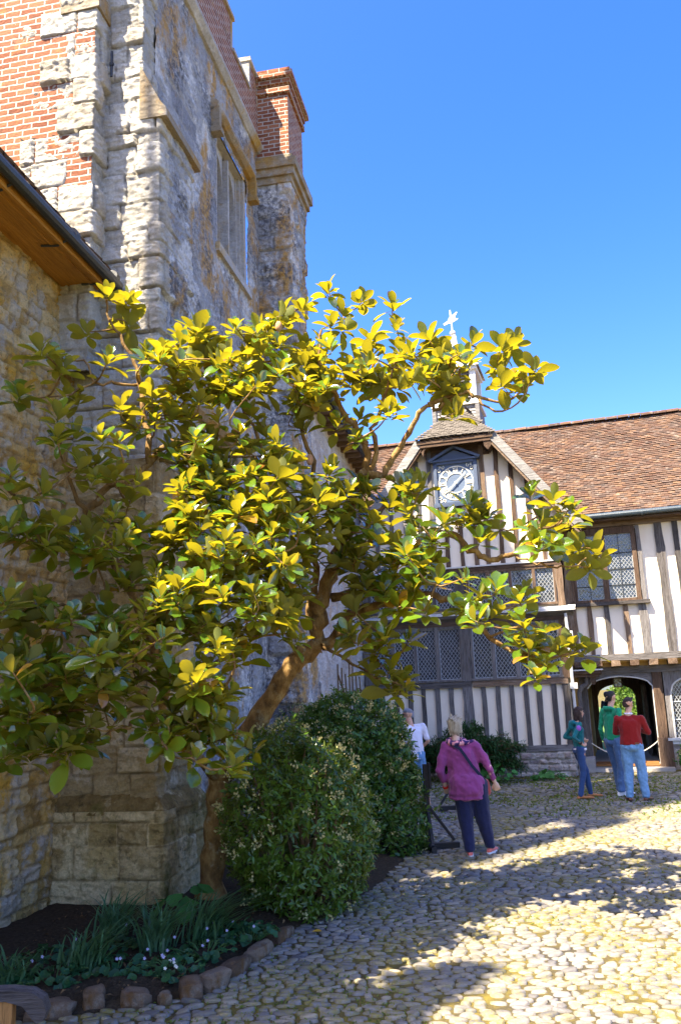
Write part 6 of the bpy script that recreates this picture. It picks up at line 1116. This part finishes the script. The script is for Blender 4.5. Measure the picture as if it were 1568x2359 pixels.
def person(name, loc, face, H, label, J, girth=1.0, skin='skin', belly=0.0):
    """J: joint overrides in units of H, local +y is where the figure faces, +x its right"""
    root = empty('person', (loc[0], loc[1], loc[2] if len(loc) > 2 else 0.0), face, label, 'person')
    D = dict(pel=(0, 0, .53), wai=(0, 0, .62), che=(0, .005, .74), nek=(0, .0, .835), hed=(0, .02, .928),
             shR=(.108, 0, .805), elR=(.14, -.02, .63), wrR=(.145, .03, .485), shL=(-.108, 0, .805), elL=(-.14, -.02, .63), wrL=(-.145, .03, .485),
             hiR=(.052, 0, .52), knR=(.06, .01, .285), anR=(.065, -.01, .05), toR=(.075, .10, .02), hiL=(-.052, 0, .52), knL=(-.06, .01, .285), anL=(-.065, -.01, .05), toL=(-.075, .10, .02), look=(0, 1, 0))
    D.update(J); P = {k: np.array(v, float) * (H if k != 'look' else 1) for k, v in D.items()}; g = girth; h = H / 1.75
    look = vnorm(P['look']); rt = vnorm(np.cross(look, (0, 0, 1))); upv = np.cross(rt, look); hd = P['hed']; P.update(look_=look, rt=rt, up=upv)
    c = [(P['pel'], (.155 * g * h, .115 * g * h, .10 * h), P['wai'], (.135 * g * h, .10 * g * h, .08 * h)), (P['wai'], (.135 * g * h, .10 * g * h, .08 * h), P['che'], (.155 * g * h, .105 * g * h, .09 * h)),
         (P['che'] - V3(0, 0, .02), (.125 * g * h, .085 * g * h, .05 * h), P['nek'] - V3(0, 0, .03), (.06 * h, .055 * h, .03)), (P['nek'] - V3(0, 0, .03), .055 * h, hd - upv * .06 * h, .052 * h)]
    for s in 'RL':
        c += [(P['che'] * .6 + P['sh' + s] * .4 - V3(0, 0, .02), .055 * h * g, P['sh' + s] - V3(0, 0, .02), .040 * h * g), (P['sh' + s] - V3(0, 0, .02), .040 * h * g, P['el' + s], .034 * h * g), (P['el' + s], .034 * h * g, P['wr' + s], .026 * h), (P['hi' + s], .085 * h * g, P['kn' + s], .055 * h * g), (P['kn' + s], .055 * h * g, P['an' + s], .036 * h), (P['an' + s], .036 * h, P['an' + s] - V3(0, 0, .02 * h), .034 * h), (P['an' + s] - V3(0, 0, .025 * h), .034 * h, P['to' + s], (.036 * h, .036 * h, .02 * h))]
        c += hand(P['wr' + s], P['el' + s], 1 if s == 'R' else -1, .55)
    # head: skull, jaw, nose, ears
    c += [(hd - look * .012 * h + upv * .02 * h, (.074 * h, .088 * h, .085 * h), hd + look * .012 * h + upv * .02 * h, (.068 * h, .08 * h, .08 * h)), (hd - upv * .02 * h + look * .02 * h, .058 * h, hd - upv * .085 * h + look * .055 * h, .026 * h),
          (hd + look * .088 * h + upv * .012 * h, .010 * h, hd + look * .108 * h - upv * .024 * h, .014 * h), (hd + look * .080 * h - upv * .052 * h, .016 * h, hd + look * .078 * h - upv * .062 * h, .016 * h), (hd + look * .07 * h + upv * .035 * h - rt * .03 * h, .014 * h, hd + look * .07 * h + upv * .035 * h + rt * .03 * h, .014 * h)]
    for sg in (1, -1): c.append((hd + rt * sg * .076 * h + upv * .02 * h, (.010, .018 * h, .026 * h), hd + rt * sg * .074 * h - upv * .022 * h, (.008, .012 * h, .014 * h)))
    union('body', c, MAT[skin], root, .0095, 3)
    for sg in (1, -1):
        b = MB(); b.ball(hd + look * .078 * h + rt * sg * .032 * h + upv * .012 * h, (.012 * h,) * 3, 8, 6); b.beam(hd + look * .090 * h + rt * sg * .016 * h + upv * .034 * h, hd + look * .084 * h + rt * sg * .048 * h + upv * .036 * h, .010, .012); b.build('eye', MAT['eyeblack'], root, True)
    b = MB(); b.ball(hd + look * .094 * h - upv * .050 * h, (.024 * h, .016 * h, .009 * h), 8, 6); b.build('mouth', MAT['lip'], root, True)
    P['H'] = H; P['h'] = h; P['g'] = g; return root, P
def trousers(root, P, m, r=(.098, .070, .058), end=1.0, name='jeans', seat=1.0, fold=.022, seed=1):
    h = P['h']; g = P['g']; c = [(P['pel'] + V3(0, 0, .05 * h), (.165 * g * h * seat, .125 * g * h, .05 * h), P['pel'] - V3(0, .012, .055 * h), (.17 * g * h * seat, .132 * g * h, .07 * h))]
    for s in 'RL':
        hp = P['hi' + s]; kn = P['kn' + s]; an = P['an' + s]; e = kn + (an - kn) * end - V3(0, 0, .005)
        c += [(hp - V3(0, .01, 0), r[0] * h * g, kn, r[1] * h * g)]
        if end > 0: c += [(kn, r[1] * h * g, e, (r[2] * h, r[2] * h * 1.1, .03 * h))]
    return union(name, c, m, root, .012, 3, fold, seed)
def top(root, P, m, name, hem=.50, w=1.0, sleeve=1.0, extra=(), fold=.022, seed=2, cuff=.040, belly=0.0, neck=.058):
    h = P['h']; g = P['g']; H = P['H']; hz = hem * H; pl = P['pel'].copy(); pl[2] = hz
    c = [(pl, (.178 * g * h * w, .138 * g * h * w, .03 * h), P['wai'], (.158 * g * h * w, (.122 + belly) * g * h * w, .07 * h)), (P['wai'], (.158 * g * h * w, (.122 + belly) * g * h * w, .07 * h), P['che'], (.172 * g * h, .122 * g * h, .09 * h)), (P['che'], (.165 * g * h, .110 * g * h, .07 * h), P['nek'] - V3(0, .004, .045 * h), (neck * 1.15 * h, neck * 1.1 * h, .02))]
    for s in 'RL':
        sh, el, wr = P['sh' + s], P['el' + s], P['wr' + s]; c += [(P['che'] * .6 + sh * .4 - V3(0, 0, .01), .074 * h * g, sh - V3(0, 0, .012), .056 * h * g), (P['nek'] - V3(0, .01, .055 * h), .042 * h, sh - V3(0, 0, .008), .046 * h * g)]
        if sleeve <= .5: c.append((sh, .058 * h * g, sh + (el - sh) * sleeve * 2, .056 * h * g))
        else: c += [(sh, .056 * h * g, el, .047 * h * g), (el, .047 * h * g, el + (wr - el) * (sleeve - .5) * 2, cuff * h)]
    return union(name, c + list(extra), m, root, .012, 3, fold, seed)
def shoes(root, P, m, sole=None, L=.0, rise=.03):
    for s in 'RL':
        a, t = P['an' + s], P['to' + s]; h = P['h']; dr = vnorm((t - a) * (1, 1, 0)); heel = np.array((a[0], a[1], t[2])) - dr * .045 * h
        heel[2] = t[2] + .012
        o = union('shoe', [(heel, (.036 * h, .036 * h, .030 * h), np.array((a[0], a[1], t[2] + rise)) + dr * .03, (.040 * h, .040 * h, .035 * h)), (np.array((a[0], a[1], t[2] + rise * .7)) + dr * .03, (.042 * h, .042 * h, .032 * h), t + dr * .025 + V3(0, 0, .004), (.044 * h, .05 * h, .022 * h))], m, root, .008, 2)
        if sole:
            b = MB(); n = 14; vs = []; 
            sd_ = np.array((-dr[1], dr[0], 0)); base = t[2] - .022
            for z in (base, base + .02):
                for k in range(n):
                    q = 2 * pi * k / n; c_ = (heel + t) / 2; lh = np.linalg.norm((t - heel)[:2]) / 2 + .048; pnt = c_ + dr * lh * cos(q) + sd_ * .048 * h * sin(q); vs.append((pnt[0], pnt[1], z))
            b.add(vs, [tuple(reversed(range(n))), tuple(range(n, 2 * n))] + [(k, (k + 1) % n, n + (k + 1) % n, n + k) for k in range(n)]); b.build('sole', sole, o)
def hair(root, P, m, caps, vox=.010, name='hair', fold=.02):
    hd, l, r, u, h = P['hed'], P['look_'], P['rt'], P['up'], P['h']; W = lambda p: hd + r * p[0] * h + l * p[1] * h + u * p[2] * h
    def R(q): return tuple(x * h for x in q) if hasattr(q, '__len__') else q * h
    return union(name, [(W(a), R(b), W(c), R(d)) for a, b, c, d in caps], m, root, vox, 2, fold, 5)
def Wp(P, p): return P['hed'] + P['rt'] * p[0] * P['h'] + P['look_'] * p[1] * P['h'] + P['up'] * p[2] * P['h']
SHORT = [((0, -.012, .045), (.080, .094, .070), (0, .012, .060), (.074, .080, .060)), ((0, -.055, .02), (.070, .048, .06), (0, -.062, -.035), (.052, .034, .03))]
MAT['denim'] = fabric('blue_denim', (.075, .15, .32), .35, 30); MAT['denimlight'] = fabric('light_denim', (.14, .28, .48), .35, 30); MAT['denimdark'] = fabric('dark_denim', (.03, .065, .17), .3, 30)
MAT['navy'] = fabric('navy_cotton', (.016, .02, .065), .3); MAT['purple'] = fabric('plum_jersey', (.26, .055, .20), .14); MAT['whitetee'] = fabric('white_cotton', (.74, .70, .78), .05)
MAT['teal'] = fabric('teal_sweatshirt', (.012, .14, .155), .2); MAT['green'] = fabric('green_sweatshirt', (.015, .26, .13), .15); MAT['red'] = fabric('dark_red_wool', (.22, .010, .010), .14, 60); MAT['navyjkt'] = fabric('dark_navy_jacket', (.012, .016, .03), .2)
MAT['coral'] = fabric('coral_canvas', (.72, .17, .14), .1); MAT['whiterub'] = plain('white_rubber', (.8, .79, .78), .5, .05); MAT['tan'] = plain('tan_leather', (.42, .16, .05), .5, .2, 10, .4); MAT['brownl'] = plain('brown_leather', (.14, .05, .025), .45, .25, 10, .4)
MAT['whitesh'] = plain('white_trainer', (.72, .71, .75), .6, .08); MAT['strap'] = fabric('navy_strap', (.02, .025, .06), .2); MAT['redstrap'] = plain('red_strap', (.7, .03, .02), .5, .1)
MAT['hair_dark'] = hair_mat('dark_brown_hair', (.018, .010, .008), (.06, .03, .022)); MAT['hair_black'] = hair_mat('black_hair', (.010, .009, .009), (.035, .028, .026)); MAT['hair_grey'] = hair_mat('grey_hair', (.12, .13, .17), (.36, .37, .42)); MAT['hair_blonde'] = hair_mat('streaked_blonde_hair', (.10, .075, .06), (.80, .70, .52))
MAT['scarfm'] = None
s = M('floral_scarf', .8, .2); cc = s.vor(22, out='Color'); s.col(s.mix(s.ramp(s.noise(20, 3), [(.48, 0), (.54, 1)]), (.05, .025, .12), s.mix(s.noise(34, 3), (.75, .12, .18), (.85, .55, .60)))); MAT['scarfm'] = s.m

# woman in purple, seen from behind
r_, P = person('woman', (1.44, 10.85), radians(-4), 1.63, 'stout woman in a long plum top, short streaked blonde hair, seen from behind', dict(
    pel=(-.02, 0, .52), wai=(-.035, .015, .62), che=(-.05, .02, .73), nek=(-.075, .02, .835), hed=(-.08, .055, .925), look=(-.06, 1, -.02),
    shR=(.060, .01, .785), elR=(.155, -.02, .615), wrR=(.195, .035, .50), shL=(-.165, .01, .785), elL=(-.215, -.03, .61), wrL=(-.175, .045, .485),
    hiR=(.062, 0, .50), knR=(.085, .02, .275), anR=(.125, .05, .055), toR=(.165, .14, .018), hiL=(-.06, 0, .50), knL=(-.045, -.01, .275), anL=(-.03, -.055, .05), toL=(-.028, .04, .018)), girth=1.26, skin='skin_pale')
trousers(r_, P, MAT['navy'], (.108, .084, .070), 1.0, 'trousers', 1.0, .018)
top(r_, P, MAT['purple'], 'plum_top', hem=.405, w=1.13, sleeve=.80, fold=.042, cuff=.052, extra=[(P['pel'] + V3(0, -.05, .03), (.225, .15, .11), P['pel'] + V3(0.0, -.03, -.13), (.225, .175, .05))])
shoes(r_, P, MAT['coral'], MAT['whiterub'])
sp = [((0, -.02, .05), (.104, .106, .082), (0, .01, .065), (.092, .09, .07)), ((0, -.06, .03), (.098, .06, .075), (0, -.07, -.055), (.080, .048, .05)), ((.02, -.07, -.05), (.04, .03, .03), (.03, -.07, -.11), (.022, .018, .02)), ((-.03, -.07, -.05), (.04, .03, .03), (-.035, -.07, -.105), (.02, .018, .02))]
hr = random.Random(4)
for k in range(46):
    a = hr.uniform(0, 6.28); e = hr.uniform(.15, 1.35); d = V3(cos(a) * sin(e), sin(a) * sin(e), cos(e)); base = V3(0, -.015, .05) + d * (.090, .095, .072); tp = base + d * .036 + V3(0, -.006, hr.uniform(-.03, .02)); sp.append((base, .014, tp, .005))
for k in range(16):
    x = hr.uniform(-.085, .085); sp.append(((x, -.085 + abs(x) * .4, .0), .016, (x * .95 + hr.uniform(-.01, .01), -.10 + abs(x) * .4, hr.uniform(-.12, -.06)), .006))
hair(r_, P, MAT['hair_blonde'], sp, .007, fold=.006)
nk = P['nek']; union('scarf', [(nk + V3(.10 * sin(t), .085 * cos(t) - .01, -.03 + .02 * cos(t)), .036, nk + V3(.10 * sin(t + .5), .085 * cos(t + .5) - .01, -.03 + .02 * cos(t + .5)), .036) for t in np.arange(0, 6.28, .5)] + [(nk + V3(.09, -.05, -.05), .035, P['shR'] + V3(-.01, -.01, .045), .03), (P['shR'] + V3(-.01, -.0, .045), .03, P['shR'] + V3(.05, .04, -.04), .03)], MAT['scarfm'], r_, .010, 2, .03)
b = MB(); SP = [nk + V3(-.07, -.085, -.055), P['che'] + V3(-.01, -.158, .06), P['wai'] + V3(.10, -.165, .03), P['wai'] + V3(.19, -.115, -.08), P['pel'] + V3(.245, -.02, -.02)]
for a, c in zip(SP[:-1], SP[1:]): b.beam(a, c, .034, .008, vnorm(np.cross(c - a, (1, 0, .6))) if False else (0, -1, .1))
b.build('bag_strap', MAT['strap'], r_)
union('shoulder_bag', [(P['pel'] + V3(.24, .08, -.06), (.05, .10, .09), P['pel'] + V3(.245, .08, -.12), (.055, .11, .06))], fabric('dark_red_bag', (.35, .05, .04), .5), r_, .012, 2)
w = P['wrL']; d = vnorm(w - P['elL']); b = MB(); b.tube([w - d * .015, w + d * .012], .036, 12); b.build('watch_strap', MAT['redstrap'], r_)

# man in the white T-shirt, walking away to the left behind the shrub
r_, P = person('man', (1.12, 15.1), radians(28), 1.70, 'grey-haired man in white T-shirt, blue shorts and glasses, half hidden by the shrub', dict(
    wai=(0, .0, .62), che=(0, .02, .74), nek=(-.01, .045, .835), hed=(-.01, .085, .918), look=(-.75, .65, -.12), shR=(.115, .02, .80), elR=(.16, -.005, .65), wrR=(.12, .12, .56), knR=(.055, -.03, .285), anR=(.05, -.12, .06), toR=(.06, -.03, .018)))
top(r_, P, MAT['whitetee'], 'white_tshirt', hem=.49, w=1.04, sleeve=.38, fold=.03)
trousers(r_, P, MAT['denimlight'], (.102, .088, .08), .18, 'shorts', 1.0, .03); shoes(r_, P, MAT['navy'], MAT['whiterub'])
hair(r_, P, MAT['hair_grey'], SHORT)
b = MB(); b.beam(Wp(P, (-.078, .02, .02)), Wp(P, (-.068, .10, .016)), .006, .012); b.beam(Wp(P, (.078, .02, .02)), Wp(P, (.068, .10, .016)), .006, .012); b.beam(Wp(P, (-.07, .102, .014)), Wp(P, (.07, .102, .014)), .006, .03); b.build('glasses', MAT['iron'], r_)
# girl in the teal hooded top
r_, P = person('girl', (4.05, 15.62), radians(-82), 1.60, 'long-haired young woman in a teal hooded top and dark jeans, hand on hip', dict(
    look=(-.12, 1, -.06), hed=(0, .035, .925), pel=(0, .01, .53), shR=(.105, -.01, .80), elR=(.155, -.115, .665), wrR=(.085, -.01, .60), shL=(-.105, .0, .80), elL=(-.15, -.09, .655), wrL=(-.07, .06, .615),
    knR=(.055, .0, .285), anR=(.06, -.055, .05), toR=(.065, .055, .018), knL=(-.05, .075, .29), anL=(-.06, .11, .05), toL=(-.075, .22, .018)), girth=.94)
trousers(r_, P, MAT['denimdark'], (.098, .070, .048), 1.0, 'jeans', .98, .02, 3)
top(r_, P, MAT['teal'], 'hooded_top', hem=.545, w=.95, sleeve=.93, fold=.028, cuff=.038, extra=[(P['nek'] + V3(-.05, -.085, -.03), .05, P['nek'] + V3(.05, -.085, -.03), .05), (P['nek'] + V3(0, -.10, -.05), .06, P['nek'] + V3(0, -.115, -.12), .045)])
union('white_hem', [(P['pel'] + V3(0, 0, .012), (.150, .118, .02), P['pel'] + V3(0, 0, -.018), (.150, .118, .012))], MAT['whitetee'], r_, .012, 2)
hair(r_, P, MAT['hair_dark'], [((0, -.015, .045), (.082, .096, .072), (0, .008, .055), (.076, .082, .06)), ((0, -.055, .0), (.078, .055, .06), (0, -.07, -.14), (.062, .04, .06)), ((-.062, -.01, 0), (.024, .04, .06), (-.07, .0, -.20), (.022, .035, .05)), ((.062, -.01, 0), (.024, .04, .06), (.075, .0, -.22), (.026, .04, .05)), ((.075, .0, -.2), (.026, .035, .04), (.085, .03, -.30), (.018, .025, .03))])
for s in 'RL':
    pass
shoes(r_, P, MAT['tan'], None); b = MB(); w = P['wrR']; d = vnorm(w - P['elR']); b.tube([w - d * .03, w + d * .005], .034, 12); b.build('watch', MAT['iron'], r_)
union('shoulder_bag', [(P['pel'] + V3(-.17, .06, -.02), (.04, .07, .08), P['pel'] + V3(-.175, .06, -.10), (.045, .075, .05))], MAT['tan'], r_, .012, 2)
b = MB(); b.beam(P['nek'] + V3(.06, .02, -.03), P['wai'] + V3(-.05, .125, .05), .02, .006, (0, 1, 0)); b.beam(P['wai'] + V3(-.05, .125, .05), P['pel'] + V3(-.17, .06, .05), .02, .006, (0, 1, 0)); b.build('bag_strap', MAT['strap'], r_)
b = MB(); b.ball(P['shR'] * .7 + P['elR'] * .3 + V3(.042, 0, 0), (.025, .045, .05)); b.build('sleeve_badge', fabric('purple_badge', (.30, .10, .45), .1), r_)
# man in the green hooded top, facing right
r_, P = person('man', (4.77, 15.95), radians(-62), 1.84, 'tall dark-haired man in an open green hooded top and blue jeans, hand in pocket', dict(
    look=(-.15, 1, .12), hed=(0, .025, .93), shR=(.118, -.01, .80), elR=(.165, -.05, .645), wrR=(.115, .05, .525), shL=(-.115, .01, .80), anR=(.06, -.02, .05), toR=(.085, .08, .018), knL=(-.05, .05, .285), anL=(-.06, .09, .05), toL=(-.08, .19, .018)), girth=.98)
trousers(r_, P, MAT['denim'], (.10, .078, .070), 1.0, 'jeans', .96, .03, 5)
union('white_tshirt', [(P['pel'] + V3(0, .01, .0), (.15, .115, .02), P['wai'], (.15, .118, .05)), (P['che'] + V3(0, .035, 0), (.10, .09, .08), P['nek'] + V3(0, .012, -.02), (.06, .06, .02))], MAT['whitetee'], r_, .012, 2)
top(r_, P, MAT['green'], 'hooded_top', hem=.525, w=1.0, sleeve=.86, fold=.028, cuff=.046, extra=[(P['nek'] + V3(-.07, -.07, -.02), .045, P['nek'] + V3(.07, -.07, -.02), .045), (P['nek'] + V3(-.085, -.03, -.03), .038, P['nek'] + V3(-.06, .05, -.07), .03), (P['nek'] + V3(.085, -.03, -.03), .038, P['nek'] + V3(.06, .05, -.07), .03)])
hair(r_, P, MAT['hair_black'], SHORT + [((0, .03, .085), (.06, .05, .03), (0, .05, .095), (.05, .03, .02))]); shoes(r_, P, MAT['whitesh'], MAT['whiterub'])
b = MB(); b.beam(P['nek'] + V3(.06, .03, -.04), P['che'] + V3(-.03, .135, -.06), .03, .008, (0, 1, 0)); b.beam(P['che'] + V3(-.03, .135, -.06), P['wai'] + V3(-.14, .09, -.04), .03, .008, (0, 1, 0)); b.build('bag_strap', MAT['strap'], r_)
# man in the red sweater, back to us, turned right
r_, P = person('man', (4.80, 15.05), radians(-18), 1.745, 'broad man in dark red sweater and faded jeans, seen from behind', dict(
    look=(.62, .8, .0), hed=(.01, .025, .922), nek=(.0, .01, .832), shR=(.112, .0, .775), elR=(.168, .03, .645), wrR=(.07, .14, .665), shL=(-.11, .0, .78), elL=(-.14, .06, .645), wrL=(-.03, .15, .65),
    knR=(.068, .01, .285), anR=(.085, -.01, .05), toR=(.125, .08, .018), knL=(-.055, .01, .285), anL=(-.065, -.02, .05), toL=(-.085, .085, .018)), girth=1.14)
trousers(r_, P, MAT['denimlight'], (.096, .078, .070), 1.0, 'jeans', .95, .034, 7)
top(r_, P, MAT['red'], 'red_sweater', hem=.535, w=1.0, sleeve=.95, fold=.022, cuff=.045)
union('shirt_collar', [(P['nek'] + V3(.058 * sin(t), .055 * cos(t), -.012), .018, P['nek'] + V3(.058 * sin(t + .6), .055 * cos(t + .6), -.012), .018) for t in np.arange(0, 6.28, .6)], MAT['whitetee'], r_, .008, 1)
hair(r_, P, MAT['hair_dark'], SHORT + [((0, -.05, .0), (.076, .055, .05), (0, -.062, -.045), (.062, .04, .03))]); shoes(r_, P, MAT['brownl'], MAT['eyeblack'])
b = MB(); b.box(.06, .125, -.168, -.155, P['pel'][2] + .015, P['pel'][2] + .045); b.build('belt_patch', MAT['brownl'], r_)
b = MB(); b.beam(Wp(P, (-.07, .05, .09)), Wp(P, (.07, .05, .09)), .02, .03); b.build('sunglasses', MAT['iron'], r_)
# man under the far arch
c = hl(1.36, 7.6, .05)
r_, P = person('man', c, radians(-70), 1.70, 'grey-haired man in dark jacket and sunglasses standing beyond the far arch', dict(look=(0, 1, .15), hed=(0, .02, .928)))
trousers(r_, P, MAT['navyjkt'], name='trousers'); top(r_, P, MAT['navyjkt'], 'dark_jacket', hem=.49, sleeve=.95); hair(r_, P, MAT['hair_grey'], SHORT); shoes(r_, P, MAT['eyeblack'])
b = MB(); b.beam(Wp(P, (-.07, .10, .016)), Wp(P, (.07, .10, .016)), .012, .034); b.beam(Wp(P, (.075, .02, .02)), Wp(P, (.068, .10, .016)), .006, .012); b.build('sunglasses', MAT['iron'], r_)

# ================================================================ black timber stands
def stand(loc, rz, h, label, arm=True):
    root = empty('timber_stand', (*loc, 0), rz, label, 'stand', 'black timber barrier stands'); b = MB(); b.box(-.030, .030, -.028, .028, .05, h, .003); b.build('post', MAT['black'], root)
    b = MB(); b.box(-.34, .38, -.035, .035, .02, .085, .003); b.build('foot_bar', MAT['black'], root)
    b = MB(); b.beam((0, -.30, .05), (0, .30, .05), .06, .07, n=2); b.build('foot_bar', MAT['black'], root)
    for s_ in (1, -1):
        b = MB(); b.beam((s_ * .32, 0, .11), (s_ * .035, 0, .50), .035, .03, (0, 1, 0)); b.build('brace', MAT['black'], root)
        if s_ > 0: continue
        b = MB(); b.beam((0, s_ * .24, .09), (0, s_ * .03, .52), .035, .03); b.build('brace', MAT['black'], root)
    if arm: b = MB(); b.box(.032, .062, -.045, .045, h - .30, h + .015, .002); b.build('hook_board', MAT['black'], root)
    return root
stand((.95, 11.28), radians(6), 1.04, 'black timber stand with cross feet and diagonal braces, left of the woman in purple')
stand((1.78, 14.75), radians(3), 1.0, 'second black timber stand, mostly hidden behind the woman in purple')
# bench arm at the lower left corner
bn = empty('garden_bench', (-1.98, 4.50, .04), radians(4), 'weathered dark oak garden bench with rounded arm, at the lower left corner', 'bench')
MAT['bench'] = wood('weathered_bench_oak', [(.03, .027, .028), (.07, .064, .066), (.13, .12, .13)], 'x', .7); MAT['bench_z'] = wood('warm_bench_leg', [(.10, .045, .015), (.32, .17, .06), (.50, .30, .12)], 'z', .6)
b = MB(); n = 14; pr = [(-.55, .575), (-.2, .585), (.1, .58), (.30, .575), (.40, .56), (.455, .525), (.475, .47), (.46, .43), (.43, .42), (.40, .45), (.36, .50), (.28, .525), (0, .53), (-.55, .525)]
b.poly(pr, -.045, .045); b.build('arm_rest', MAT['bench'], bn)
b = MB(); b.box(.24, .31, -.035, .035, 0, .53, .003); b.build('leg', MAT['bench_z'], bn)
b = MB(); b.box(-.55, -.47, -.035, .035, 0, .9, .003); b.build('leg', MAT['bench'], bn)
b = MB(); b.box(-.5, .28, -.03, .03, .33, .40, .003); b.build('rail', MAT['bench'], bn)
b = MB()
for k in range(5): b.box(-.48 + k * .155, -.35 + k * .155, -1.3, -.05, .40, .43, .002)
b.build('seat', MAT['bench'], bn)
